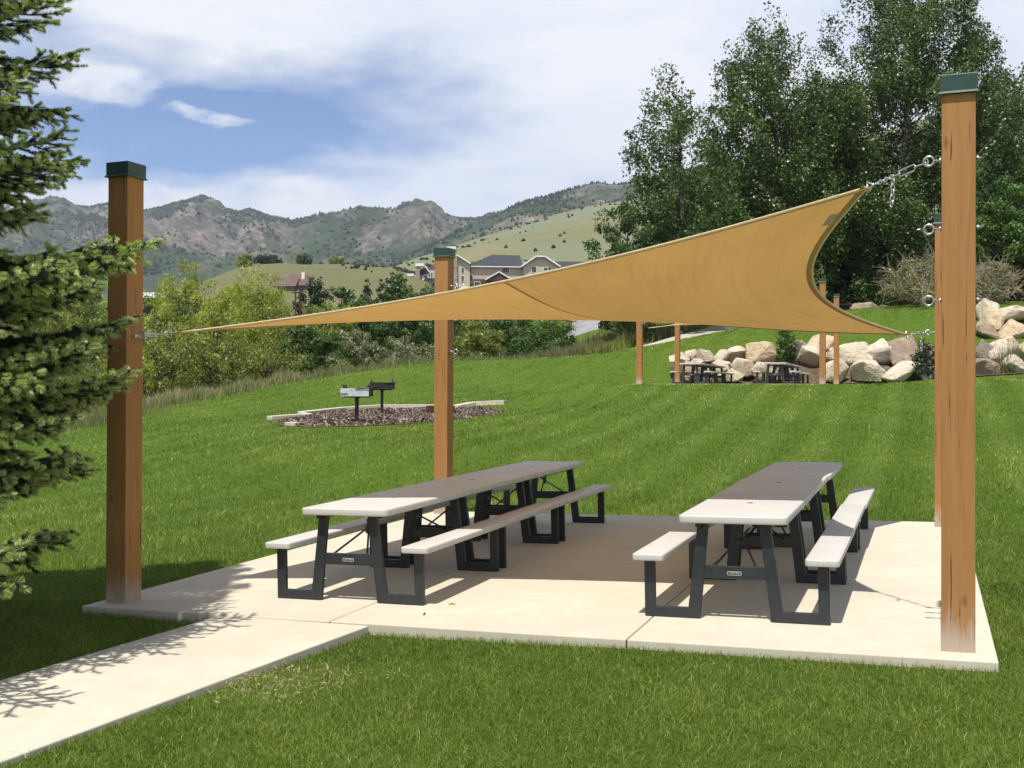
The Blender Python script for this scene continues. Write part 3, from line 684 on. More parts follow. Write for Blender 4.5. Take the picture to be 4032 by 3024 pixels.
edging([at(1185, 1634, 35.3), at(1350, 1625, 38), at(1500, 1622, 39), at(1680, 1628, 38.8), at(1760, 1630, 38.5)], 'long pale edging strip along the back of the mulch bed', .25, .13)
edging([at(1060, 1648, 32.5), at(1130, 1645, 33), at(1215, 1643, 33.6), at(1190, 1634, 35.0)], 'short pale edging strip at the left tip of the mulch bed', .22, .11)
edging([at(1790, 1632, 38.2), at(1870, 1625, 39), at(1990, 1627, 38.6)], 'curved pale edging strip right of the tan post behind the tables', .3, .13)
edging([at(1135, 1668, 30.4), at(1175, 1669, 30.2)], 'small pale edging stone at the near left corner of the mulch', .3, .10)

def make_grill(p, rz, label, panel, H=.70):
    root = empty('park_grill', tuple(p), rz); tag(root, label, 'grill', 'pedestal grills on the mulch bed')
    g = MB(); g.prism(rounded(-.045, .045, -.045, .045, .01, 2), -.1, H, 'z'); g.box((0, 0, H + .006), (.16, .16, .012)); g.build('pedestal', M_DARK, root)
    g = MB(); g.box((0, 0, H + .028), (.62, .46, .03)); g.build('base_plate', M_DARK, root, bevel=.004)
    z0, z1 = H + .044, H + .26; w, d = .39, .25
    g = MB(); g.box((0, -d, (z0 + z1) / 2), (2 * w, .008, z1 - z0)); front = g.build('side_panel', panel, root)
    for s in (-1, 1):
        g = MB(); g.box((s * (w - .004), 0, (z0 + z1) / 2), (.008, 2 * d - .010, z1 - z0)); g.build('side_panel', panel if s < 0 else M_DARK, root)
    g = MB(); g.box((0, d, (z0 + z1) / 2 - .04), (2 * w, .008, z1 - z0 - .08)); g.build('side_panel', M_DARK, root)
    g = MB(); z = z1 - .02
    for k in range(15): x = -w + .03 + (2 * w - .06) * k / 14; g.tube([(x, -d + .01, z), (x, d - .01, z)], .006, 5)
    for y in (-d + .02, d - .02): g.tube([(-w + .012, y, z - .01), (w - .012, y, z - .01)], .008, 5)
    gr = g.build('grate', M_DARK, root)
    for s in (-1, 1):
        for y in (-.11, .11):
            g = MB(); pts = [(s * (w - .09) , y - .05, z)] + [(s * (w - .09 + .04), y + .05 * math.cos(a), z + .07 + .05 * math.sin(a)) for a in np.linspace(math.pi, 0, 7)] + [(s * (w - .09), y + .05, z)]
            g.tube(pts, .013, 6); g.build('coil_handle', M_DARK, gr, smooth=True)
    g = MB(); g.tube([(-w - .10, -d - .03, z0 + .09), (-.18, -d - .012, z0 + .07)], .010, 6); g.tube([(.02, -d - .014, z1 - .02), (w + .12, -d - .03, z1 + .02)], .012, 6); g.build('grate_lever', M_DARK, root)
    return root
pg = on(1405, 1670, 30.3); make_grill(pg, -.12, 'heat bleached grey pedestal grill, nearer of the two', M_WORN)
pg = on(1504, 1635, 35.8); make_grill(pg, .16, 'black pedestal grill behind the bleached one', M_DARK, .80)
pc = on(1735, 1632, 36.3); root = empty('fire_ring', tuple(pc), .05); tag(root, 'low rusty steel fire pit box half hidden behind a post', 'fire pit')
g = MB()
for sx, sy, lx, ly in ((0, -.28, .92, .012), (0, .28, .92, .012), (-.454, 0, .012, .548), (.454, 0, .012, .548)): g.box((sx, sy, .14), (lx, ly, .32))
g.build('steel_box', M_RUST, root)
g = MB(); g.tube([(-.46, -.2, .25), (-.86, -.24, .24)], .014, 6); g.tube([(.46, -.2, .12), (.62, -.24, .12)], .03, 6); g.build('handle', M_DARK, root)
g = MB()
for k in range(9): g.tube([(-.4 + k * .1, -.27, .27), (-.4 + k * .1, .27, .27)], .008, 5)
g.build('grate', M_DARK, root)

# ------------------------------------------------------------------ paths behind the lawn
M_PATH = simple('pale_path', (.36, .325, .27), (.46, .42, .36), 1.5, .95, .05, 0, .3, 30)
M_GRAVEL = simple('grey_road', (.20, .195, .20), (.30, .29, .29), 1.2, .95, .05, 0, .4, 25)
def ribbon(name, pts, m, lift=.03):
    pts = [(np.array(p), w) for p, w in pts]; k = np.linspace(0, len(pts) - 1, (len(pts) - 1) * 10 + 1)
    P = np.stack([np.interp(k, np.arange(len(pts)), [p[0][i] for p in pts]) for i in range(2)], -1); W = np.interp(k, np.arange(len(pts)), [p[1] for p in pts])
    for _ in range(4): P[1:-1] = (P[:-2] + 2 * P[1:-1] + P[2:]) / 4
    t = np.gradient(P, axis=0); t /= np.linalg.norm(t, axis=1)[:, None]; nx = np.stack([-t[:, 1], t[:, 0]], -1)
    rows = [P + nx * W[:, None] * s for s in np.linspace(-.5, .5, 5)]
    XY = np.stack(rows, 0); Z = ground(XY[..., 0].ravel(), XY[..., 1].ravel()).reshape(XY.shape[:2]) + lift
    return tag(grid_mesh(name, XY[..., 0], XY[..., 1], Z, m), kind='structure'), P, W
_, PATH_P, PATH_W = ribbon('footpath', [(at(2020, 1418, 60.5)[:2], .7), (at(2240, 1405, 61.5)[:2], .9), (at(2420, 1388, 62.5)[:2], 2.0), (at(2540, 1362, 63.5)[:2], 2.6), (at(2680, 1328, 66)[:2], 2.6), (at(2820, 1302, 70)[:2], 2.4), (at(3000, 1285, 76)[:2], 2.2)], M_PATH, .06)
ribbon('gravel_road', [(at(2150, 1256, 112)[:2], 3.5), (at(2290, 1272, 98)[:2], 4.5), (at(2400, 1300, 86)[:2], 4.0)], M_GRAVEL, .05)

# ------------------------------------------------------------------ boulders
M_GAP_SHADE = simple('gap_shade_earth', (.075, .055, .035), (.14, .105, .07), 3, .95, .05, 0, .6, 12, .05)
_, BANK_P, BANK_W = ribbon('gap_shade_bank', [(at(2650, 1440, 48.2)[:2], 2.2), (at(2900, 1440, 48.2)[:2], 3.0), (at(3200, 1440, 47.9)[:2], 3.4), (at(3500, 1440, 47.0)[:2], 3.4), (at(3800, 1440, 46.2)[:2], 3.4), (at(4150, 1440, 45.6)[:2], 3.4)], M_GAP_SHADE, .05)  # dark earth sheet added behind the boulders as the shade in their gaps
M_ROCK = []
def m_rock(name, a, b2, c2):
    m, nt, b, tc = mat(name, .9, .15); v = tc.outputs['Object']; oi = nt.nodes.new('ShaderNodeObjectInfo')
    ad = nt.nodes.new('ShaderNodeVectorMath'); ad.operation = 'ADD'; nt.links.new(v, ad.inputs[0]); cx = nt.nodes.new('ShaderNodeCombineXYZ')
    nt.links.new(math_n(nt, 'MULTIPLY', oi.outputs['Random'], 50.), cx.inputs[0]); nt.links.new(cx.outputs[0], ad.inputs[1]); vv = ad.outputs[0]
    c = mix_n(nt, ramp_n(nt, noise_n(nt, vv, 1.3, 5, .6, .6), [(.35, 0.), (.65, 1.)]), a, b2)
    c = mix_n(nt, math_n(nt, 'MULTIPLY', ramp_n(nt, noise_n(nt, vv, 3.1, 6, .7, 1.), [(.5, 0.), (.68, 1.)]), .75), c, c2)
    c = mix_n(nt, math_n(nt, 'MULTIPLY', ramp_n(nt, noise_n(nt, vv, 9, 5, .7), [(.33, 1.), (.48, 0.)]), .5), c, (.17, .13, .095))
    nt.links.new(c, b.inputs['Base Color']); bump(nt, b, math_n(nt, 'ADD', noise_n(nt, vv, 4, 8, .7), noise_n(nt, vv, 14, 5, .7)), .9, .09)
    return m
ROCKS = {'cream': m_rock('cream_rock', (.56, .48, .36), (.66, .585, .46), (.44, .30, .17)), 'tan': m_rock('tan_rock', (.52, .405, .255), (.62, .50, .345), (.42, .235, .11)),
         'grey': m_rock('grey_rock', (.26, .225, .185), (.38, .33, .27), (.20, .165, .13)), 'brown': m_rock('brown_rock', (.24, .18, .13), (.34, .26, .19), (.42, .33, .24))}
ROCK_ME = []
for k in range(9):
    rg = np.random.default_rng(40 + k); bm = bmesh.new()
    pts = rg.normal(size=(15, 3)); pts /= np.linalg.norm(pts, axis=1)[:, None]; pts *= rg.uniform(.42, .56, (15, 1))
    for p in pts: bm.verts.new(p)
    r = bmesh.ops.convex_hull(bm, input=bm.verts); bmesh.ops.delete(bm, geom=list({e for e in r['geom_interior'] + r['geom_unused'] if isinstance(e, bmesh.types.BMVert)}), context='VERTS')
    bmesh.ops.bevel(bm, geom=list(bm.edges), offset=.045, segments=2, profile=.6, affect='EDGES', clamp_overlap=True)
    bmesh.ops.triangulate(bm, faces=bm.faces); 
    for _ in range(3): bmesh.ops.subdivide_edges(bm, edges=[e for e in bm.edges if e.calc_length() > .06], cuts=1, use_grid_fill=False); bmesh.ops.triangulate(bm, faces=bm.faces)
    co = np.array([v.co[:] for v in bm.verts]); nz = fbm(co[:, 0] * 3 + k, co[:, 1] * 3 + co[:, 2] * 2.3, 4, k); nz2 = fbm(co[:, 2] * 6 + k, co[:, 1] * 5 - co[:, 0] * 4, 3, k + 3, True)
    for v, a, b_ in zip(bm.verts, nz, nz2): v.co *= 1 + .20 * a + .085 * b_
    me = bpy.data.meshes.new('boulder'); bm.to_mesh(me); bm.free(); ext = np.array([v.co[:] for v in me.vertices]); sc_ = 1 / (ext.max(0) - ext.min(0)); mid = (ext.max(0) + ext.min(0)) / 2
    me.vertices.foreach_set('co', ((ext - mid) * sc_).astype(np.float32).ravel()); me.polygons.foreach_set('use_smooth', [True] * len(me.polygons)); me.set_sharp_from_angle(angle=math.radians(38)); me.update(); ROCK_ME.append(me)
# pixel centre, width and height in the photograph, depth, colour, words
BOULD = [
 (2675, 1410, 70, 38, 48.4, 'cream', 'flat cream boulder, top left end of the boulder wall'), (2722, 1400, 52, 40, 48.8, 'cream', 'small cream boulder beside the far left sail post, top row'),
 (2778, 1408, 78, 46, 48.6, 'cream', 'low cracked cream boulder in the top row above the left far table'), (2842, 1406, 68, 48, 48.6, 'cream', 'pale boulder in the top row, left of the smooth oval one'),
 (2908, 1394, 78, 54, 48.8, 'cream', 'smooth oval cream boulder in the top row, left of the big tan one'), (2964, 1374, 46, 34, 49.3, 'tan', 'small reddish boulder perched on top of the wall'),
 (3012, 1402, 124, 92, 48.4, 'tan', 'big pointed tan boulder left of the leafy column shrub'), (2684, 1430, 56, 26, 47.9, 'cream', 'thin cream slab at the left end of the wall'),
 (2745, 1428, 56, 32, 47.6, 'cream', 'cream boulder behind the left end of the far table top'), (2838, 1430, 66, 24, 47.5, 'cream', 'low cream boulder just above the left far table'),
 (2925, 1450, 86, 60, 47.4, 'cream', 'round cream boulder between the two far table rows'), (2698, 1452, 66, 48, 47.2, 'tan', 'orange tan boulder in the lower left of the wall'),
 (2760, 1456, 54, 40, 47.0, 'cream', 'pale boulder seen through the left far table legs'), (2836, 1454, 54, 40, 47.0, 'cream', 'cream boulder behind the middle of the left far tables'),
 (2704, 1490, 34, 26, 46.9, 'cream', 'small cream stone at the foot of the wall, far left'), (2742, 1486, 50, 38, 46.8, 'cream', 'foot boulder under the left far table, first from left'),
 (2784, 1488, 42, 32, 46.8, 'tan', 'foot boulder under the left far table, second from left'), (2832, 1488, 46, 34, 46.8, 'cream', 'foot boulder under the left far table, third from left'),
 (2884, 1480, 70, 46, 46.8, 'cream', 'cream foot boulder below the round cream one'), (3022, 1468, 112, 64, 46.8, 'cream', 'broad cream boulder behind the right far tables'),
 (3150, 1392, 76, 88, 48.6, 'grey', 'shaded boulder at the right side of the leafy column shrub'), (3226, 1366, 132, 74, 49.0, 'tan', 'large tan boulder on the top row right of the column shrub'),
 (3202, 1404, 92, 66, 48.0, 'cream', 'cream boulder below the large tan one right of the shrub'), (3290, 1360, 30, 34, 49.3, 'tan', 'small reddish stone wedged beside the right sail post'),
 (3264, 1412, 48, 44, 47.6, 'cream', 'small cream boulder left of the rightmost far post'), (3352, 1400, 142, 88, 48.0, 'cream', 'largest pale boulder, behind the rightmost far post'),
 (3462, 1390, 118, 88, 47.8, 'cream', 'cream boulder with sloping top, third from right in the top row'), (3566, 1386, 124, 112, 47.4, 'brown', 'huge grey brown boulder left of the largest post'),
 (3288, 1464, 92, 76, 46.2, 'cream', 'cream boulder at the wall foot, right of the far right table'), (3424, 1460, 126, 66, 45.8, 'cream', 'wide cream boulder at the wall foot between two bigger rows'),
 (3552, 1462, 134, 60, 45.4, 'cream', 'wide cream foot boulder under the huge grey brown one'), (3640, 1466, 70, 70, 45.2, 'grey', 'dark boulder at the foot beside the largest post'),
 (3372, 1470, 40, 44, 46.4, 'grey', 'small dark boulder filling a gap at the wall foot'), (3500, 1470, 34, 40, 46.2, 'grey', 'small grey stone between two wide foot boulders'),
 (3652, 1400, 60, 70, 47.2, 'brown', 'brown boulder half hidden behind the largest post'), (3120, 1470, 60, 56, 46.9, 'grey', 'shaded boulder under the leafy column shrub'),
 (3868, 1384, 62, 80, 46.2, 'grey', 'grey boulder just right of the largest post, middle row'), (3952, 1388, 124, 96, 46.0, 'cream', 'angular cream boulder in the middle row, right of the largest post'),
 (3886, 1452, 116, 64, 45.0, 'brown', 'brown boulder at the wall foot, right of the largest post'), (3998, 1446, 92, 84, 44.8, 'cream', 'cream foot boulder with tall grass, at the right picture edge'),
 (4050, 1400, 80, 80, 46.0, 'tan', 'tan boulder cut by the right picture edge, middle row'),
 (3890, 1236, 74, 98, 52.5, 'cream', 'tall cream boulder on the upper tier below the dry bush'), (3996, 1240, 150, 56, 52.0, 'cream', 'long cream slab lying across the upper tier boulders'),
 (3906, 1268, 84, 78, 51.4, 'tan', 'leaning tan boulder under the long cream slab'), (4002, 1310, 130, 84, 50.4, 'tan', 'large tan boulder on the upper tier at the right edge'),
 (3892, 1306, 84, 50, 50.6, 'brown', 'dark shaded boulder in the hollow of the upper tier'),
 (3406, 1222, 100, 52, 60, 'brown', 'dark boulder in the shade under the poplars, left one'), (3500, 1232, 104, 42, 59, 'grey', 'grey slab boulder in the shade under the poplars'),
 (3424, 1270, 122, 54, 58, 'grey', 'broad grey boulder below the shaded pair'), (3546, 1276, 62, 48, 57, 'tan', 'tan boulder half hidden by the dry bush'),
 (3180, 1294, 76, 14, 62, 'tan', 'low tan slab at the lawn top under the sail edge'),
 (2352, 1262, 46, 36, 98, 'cream', 'pale boulder beside the distant gravel road, left one'), (2394, 1284, 40, 30, 92, 'cream', 'pale boulder beside the distant gravel road, right one'), (2425, 1268, 34, 30, 96, 'cream', 'small pale boulder behind the distant gravel road')]
rng = random.Random(9)
for k, (px, py, w, h, d, c, lab) in enumerate(BOULD):
    me = ROCK_ME[rng.randrange(len(ROCK_ME))].copy() if False else ROCK_ME[k % len(ROCK_ME)]
    o = bpy.data.objects.new('boulder', me); col.objects.link(o)
    if not me.materials: me.materials.append(ROCKS['cream'])
    o.material_slots[0].link = 'OBJECT'; o.material_slots[0].material = ROCKS[c]
    p = at(px, py, d); W, H = w / FPX * d * 1.22, h / FPX * d * 1.28
    o.location = tuple(p); o.scale = (W, max(.7, (W + H) * .5), H); o.rotation_euler = (rng.uniform(-.25, .25), rng.uniform(-.3, .3), rng.choice((0, math.pi)) + rng.uniform(-.35, .35))
    tag(o, lab, 'boulder', 'boulders of the stacked stone wall' if d < 50 else 'boulders beyond the wall')

# ------------------------------------------------------------------ trees and shrubs
LEAF_N = 0
def make_tree(name, label, cat, base, H, R, leafm, barkm, nclump, nleaf, size, seed, prof='round', lean=(0, 0), rc=.30, group=None, stems=1, z0=.15, droop=None, up=.3, twigs=0, aspect=.6, trunkr=None, gap=0.0):
    rg = np.random.default_rng(seed); base = np.array(base, float)
    root = empty(name, tuple(base)); tag(root, label, cat, group)
    P = {'round': lambda t: np.sqrt(np.clip(1 - (1.9 * t - .85) ** 2 / 1.25, .02, 1)), 'poplar': lambda t: np.clip((1 - t ** 3.2) ** .62 * (.78 + .3 * np.sin(np.pi * t)), .1, 1.1),
         'cone': lambda t: np.clip(1.05 * (1 - t) ** .8, .03, 1), 'flame': lambda t: np.clip(np.sin(np.pi * np.clip(t * .92 + .08, 0, 1)) ** .8, .12, 1), 'column': lambda t: np.clip(1 - t ** 5, .1, 1)}[prof]
    t = rg.random(nclump * 3); ang = rg.random(nclump * 3) * 2 * np.pi; w = P(t); keep = rg.random(len(t)) < np.clip(w, .12, 1); t, ang, w = t[keep][:nclump], ang[keep][:nclump], w[keep][:nclump]
    lob = 1 + .26 * perlin(np.cos(ang) * 1.7 + t * 4 + seed, np.sin(ang) * 1.7 + t * 3, seed % 7) * 1.6
    rr = R * w * lob * rg.random(len(t)) ** .42
    zc = H * (z0 + (1 - z0) * t); ax = np.stack([lean[0] * H * (zc / H) ** 2, lean[1] * H * (zc / H) ** 2], -1)
    C = np.stack([ax[:, 0] + rr * np.cos(ang), ax[:, 1] + rr * np.sin(ang), zc], -1)
    if stems > 1: so = rg.uniform(-.45, .45, (stems, 2)) * R
    else: so = np.zeros((1, 2))
    g = MB(); tr = trunkr or H * .014 + .03
    for k in range(stems):
        hh = np.linspace(0, .93 if stems == 1 else rg.uniform(.5, .85), 9); wob = rg.normal(size=(9, 2)) * H * .006 * np.arange(9)[:, None] ** .5
        pts = np.stack([lean[0] * H * hh ** 2 + so[k, 0] * (.3 + .9 * hh) + wob[:, 0], lean[1] * H * hh ** 2 + so[k, 1] * (.3 + .9 * hh) + wob[:, 1], H * hh - .15], -1)
        g.tube(pts, tr * (1 - .9 * hh / hh[-1]) / (1 if stems == 1 else 1.5), 7)
        for c in C[k::stems * max(1, nclump // 60)]:
            zt = max(.06 * H, c[2] - np.hypot(c[0] - lean[0] * H * (c[2] / H) ** 2, c[1]) * rg.uniform(.5, 1.1) - .02 * H); f = np.clip((zt + .15) / H, 0, hh[-1])
            s = np.array([np.interp(f, hh, pts[:, i]) for i in range(3)]); m = (s + c) / 2 + rg.normal(size=3) * .03 * H * np.array([1, 1, .4]) + np.array([0, 0, -.01 * H])
            r0 = tr * .34 * (1 - f) + .008; g.tube([s, m, c], [r0, r0 * .6, r0 * .2], 4, cap=False)
    for k in range(twigs):
        c = C[rg.integers(len(C))]; d = rg.normal(size=3) + np.array([0, 0, .5]); d /= np.linalg.norm(d); L = R * rg.uniform(.25, .6); q = c + d * L * .5 + rg.normal(size=3) * L * .12
        g.tube([c - d * L * .3, q, c + d * L + rg.normal(size=3) * L * .25], [.012, .009, .004], 3, cap=False)
    g.build('trunk' if twigs == 0 else 'branches', barkm, root, smooth=True)
    if nleaf:
        wt = (rg.random(len(C)) ** .5 + .3) * np.clip(w[:len(C)], .35, 1); idx = rg.choice(len(C), nleaf, p=wt / wt.sum())
        pop = prof in ('poplar', 'flame')
        sp_ = np.clip(R * rc * .66, .25, 1.0) * (.65 + .6 * rg.random(len(C)))
        od = np.stack([C[:, 0] - ax[:, 0], C[:, 1] - ax[:, 1], 0 * rr], -1) / (rr[:, None] + 1e-6)
        gd = od * rg.uniform(.25, .6, len(C))[:, None] + np.array([lean[0], lean[1], 1.]) if pop else od * rg.uniform(.5, 1.1, len(C))[:, None] + np.stack([0 * rr, 0 * rr, rg.uniform(-.1, .9, len(C))], -1)
        gd = gd + rg.normal(size=(len(C), 3)) * .18; gd /= np.linalg.norm(gd, axis=1)[:, None]
        pl_ = sp_ * (rg.uniform(2.6, 4.2, len(C)) if pop else rg.uniform(1.4, 2.4, len(C)))
        S0 = C - gd * (pl_ * .75)[:, None]; S0[:, 2] = np.maximum(S0[:, 2], H * z0 * .5)
        D0 = C - S0; ex = D0 / (np.linalg.norm(D0, axis=1)[:, None] + 1e-6)
        u = 1.08 * rg.random(nleaf) ** .7
        off = rg.normal(size=(nleaf, 3)); off /= np.linalg.norm(off, axis=1)[:, None]; off *= (rg.random(nleaf) ** .38 * sp_[idx] * np.clip(1.9 * (u + .12) ** .7 * (1.16 - u) ** .6, .2, 1.15))[:, None] * np.array([1, 1, .75])
        if droop: off[:, 2] -= droop * np.abs(rg.normal(size=nleaf)) * sp_[idx] * 2.2
        X = S0[idx] + D0[idx] * u[:, None] + off + ex[idx] * (rg.random(nleaf) ** 3 * .45 * sp_[idx])[:, None]; X[:, 2] = np.maximum(X[:, 2], .05)
        ow = off / (np.linalg.norm(off, axis=1)[:, None] + 1e-6); rad_ = np.stack([X[:, 0], X[:, 1], 0 * X[:, 0]], -1); rad_ /= np.linalg.norm(rad_, axis=1)[:, None] + 1e-6
        V, F = leaf_quads(X, size * rg.uniform(.6, 1.35, nleaf), aspect, rg, up, droop=(0, 0, -1.0) if droop else None, outw=ow * .85 + rad_ * .25)
        ct = rg.normal(size=len(C)) * .16; tint = np.clip(.42 + ct[idx] + rg.normal(size=nleaf) * .22, 0, 1)
        np_mesh('crown', V, F, leafm, 4, root, tint=np.repeat(tint, 4))
    return root
def T(name, label, cat, px, ytop, wpx, d, leafm, barkm=None, prof='round', dens=1.0, size=.17, group=None, seed=0, sink=0, **kw):
    p = at(px, ytop, d); zb = gz(p[0], p[1]) - sink; H = p[2] - zb; R = wpx / 2 / FPX * d
    nleaf = int(dens * 6.6 * (H * R * 2) / (size * size * .3)); nleaf = min(nleaf, 200000); R *= 1.24 if prof == 'poplar' else 1.12; ncl = int(np.clip(H * R * (4.4 if prof == 'poplar' else 4.2), 50, 480))
    return make_tree(name, label, cat, (p[0], p[1], zb), H, R, leafm, barkm or M_BARKD, ncl, nleaf, size, seed, prof, group=group, **kw)
GP = 'tall poplars behind the boulder wall'; GW = 'yellow green willows along the creek'; GB = 'shrubs along the lawn edge'; GD = 'trees below the lodge'; GM = 'bushes on the meadow hill'
T('poplar_tree', 'thin leaning poplar with open crown, leftmost of the tall trees', 'tree', 2700, 250, 360, 70, L_MID, M_BARK, 'poplar', .55, .20, GP, 1, lean=(-.085, 0), rc=.26, z0=.10)
T('broadleaf_tree', 'spreading green tree at the foot of the leaning poplar, beside the sail edge', 'tree', 2480, 790, 330, 68, L_MID, M_BARK, 'round', .75, .2, None, 36, z0=.08, rc=.3)
T('poplar_tree', 'full dark poplar whose whole top shows against the sky', 'tree', 3050, 30, 470, 76, L_POPLAR, M_BARK, 'poplar', .95, .20, GP, 2, lean=(-.02, 0), rc=.24, z0=.06)
T('poplar_tree', 'tallest poplar, top cut by the picture edge, behind the largest post', 'tree', 3560, -300, 640, 78, L_POPLAR, M_BARK, 'poplar', .9, .20, GP, 3, lean=(0, 0), rc=.22, z0=.05)
T('poplar_tree', 'poplar at the right picture edge, partly behind the largest post', 'tree', 3920, 240, 360, 82, L_POPLAR, M_BARK, 'poplar', .9, .20, GP, 4, rc=.26, z0=.05)
T('poplar_tree', 'bushy poplar between the leaning poplar and the full dark one', 'tree', 2830, 520, 400, 80, L_POPLAR, M_BARK, 'poplar', .8, .20, GP, 5, rc=.3, z0=.05)
T('poplar_tree', 'dark poplar filling the gap between the two biggest poplars', 'tree', 3270, 280, 400, 84, L_POPLAR, M_BARK, 'poplar', .9, .20, GP, 6, rc=.28, z0=.05)
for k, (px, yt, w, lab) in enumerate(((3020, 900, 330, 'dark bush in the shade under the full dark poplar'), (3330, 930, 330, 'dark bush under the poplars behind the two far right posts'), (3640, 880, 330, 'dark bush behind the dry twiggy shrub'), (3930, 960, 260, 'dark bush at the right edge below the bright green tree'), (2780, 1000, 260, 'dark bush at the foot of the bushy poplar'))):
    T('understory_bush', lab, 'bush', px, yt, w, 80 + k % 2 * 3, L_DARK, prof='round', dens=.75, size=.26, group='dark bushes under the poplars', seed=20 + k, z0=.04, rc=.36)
T('broadleaf_tree', 'bright green leafy tree at the right picture edge', 'tree', 4010, 700, 330, 61, L_GREEN, prof='round', dens=.95, size=.17, seed=31, rc=.3, z0=.12)
T('dry_shrub', 'bare grey twiggy shrub with few leaves, left of the largest post', 'shrub', 3620, 1000, 250, 57, L_OLIVE, M_TWIG, 'round', .16, .15, 'dry shrubs above the boulders', 32, stems=5, twigs=420, z0=.1)
T('dry_shrub', 'bare grey twiggy shrub right of the largest post', 'shrub', 3900, 1020, 240, 56, L_OLIVE, M_TWIG, 'round', .07, .15, 'dry shrubs above the boulders', 33, stems=5, twigs=420, z0=.1)
T('column_shrub', 'dark leafy column shaped shrub growing between the boulders', 'shrub', 3098, 1280, 74, 48.0, L_MID, prof='column', dens=1.2, size=.13, seed=34, z0=.03, rc=.5)
T('young_shrub', 'thin dark shrub growing in front of the huge grey brown boulder', 'shrub', 3632, 1330, 110, 45.2, L_DARK, prof='flame', dens=.5, size=.13, seed=35, z0=.05)
# creek side, left of the sail
for k, (px, yt, w, d, m, de, lab, kw) in enumerate((
    (740, 1030, 260, 66, L_WILLOW, .55, 'tallest yellow green willow, right beside the spruce side post', {}),
    (1010, 1040, 280, 70, L_WILLOW, .55, 'broad yellow green willow in front of the meadow hill', {}),
    (585, 1120, 220, 60, L_WILLOW, .5, 'yellow green willow touching the spruce side post', {}),
    (880, 1150, 300, 60, L_WILLOW, .55, 'rounded yellow green willow between the two taller ones', {}),
    (1130, 1190, 260, 62, L_OLIVE, .5, 'olive willow right of the broad yellow one', {}),
    (650, 1270, 260, 53, L_OLIVE, .45, 'open olive willow with dark bare stems beside the post', {}),
    (860, 1290, 280, 53, L_OLIVE, .42, 'open olive willow with dark stems behind the tall pale grass', {}),
    (1040, 1330, 240, 54, L_OLIVE, .5, 'low olive willow left of the round green bush', {}),
    (330, 1160, 300, 60, L_OLIVE, .5, 'olive willow seen between spruce boughs and the post', {}),
    (90, 1180, 320, 58, L_OLIVE, .5, 'olive willow behind the spruce at the left picture edge', {}),
    (250, 1360, 300, 48, L_OLIVE, .45, 'low olive willow behind the lower spruce boughs', {}),
    (480, 1330, 200, 50, L_WILLOW, .45, 'low yellow willow hidden behind the spruce side post', {}))):
    T('willow_tree', lab, 'tree', px, yt, w * 1.18, d, m, prof='round', dens=de * .95, size=.16, group=GW, seed=50 + k, stems=4, z0=.10, rc=.30, droop=.25, twigs=0, trunkr=.10, aspect=.42)
for k, (px, yt, w, d, m, de, sz, lab) in enumerate((
    (1235, 1255, 210, 58, L_MID, .9, .14, 'round dark green bush behind the grills'), (1400, 1300, 210, 62, L_SAGE, .7, .14, 'grey green bush right of the round dark green one'),
    (1560, 1335, 220, 63, L_SAGE, .65, .14, 'pale sage bush left of the middle post'), (1700, 1350, 170, 63, L_SAGE, .6, .14, 'small pale sage bush half behind the middle post'),
    (1880, 1290, 210, 68, L_OLIVE, .7, .15, 'olive bush right of the middle post'), (2010, 1240, 220, 72, L_MID, .85, .16, 'leafy green bush under the sail, left of the brightest one'),
    (2140, 1265, 260, 70, L_GREEN, .8, .15, 'bright green bush under the sail beside the gravel road'), (1330, 1420, 140, 58, L_OLIVE, .5, .13, 'low olive bush at the lawn edge behind the grills'),
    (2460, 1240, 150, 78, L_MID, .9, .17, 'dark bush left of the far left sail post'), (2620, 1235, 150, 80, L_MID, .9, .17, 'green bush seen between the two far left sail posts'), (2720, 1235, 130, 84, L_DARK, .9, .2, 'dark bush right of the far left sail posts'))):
    T('bush', lab, 'bush', px, yt, w, d, m, prof='round', dens=de, size=sz, group=GB, seed=80 + k, stems=4, z0=.06, rc=.33, trunkr=.05)
T('yellow_bush', 'small bush in yellow bloom beside the distant gravel road', 'bush', 2208, 1240, 44, 104, L_YELLOW, prof='round', dens=1.0, size=.16, seed=95, z0=.1)
def T2(name, label, px, ytop, ybase, wpx, d, leafm, prof, seed, group, dens=.9, size=.3, **kw):
    p = at(px, ytop, d); zb = zat(ybase, d); H = p[2] - zb; R = wpx / 2 / FPX * d
    nleaf = min(int(dens * 4.6 * H * R * 2 / (size * size * .3)), 30000)
    return make_tree(name, label, 'tree' if 'tree' in name else 'bush', (p[0], p[1], zb), H, R, leafm, M_BARKD, int(np.clip(H * R * 6, 50, 260)), nleaf, size, seed, prof, group=group, **kw)
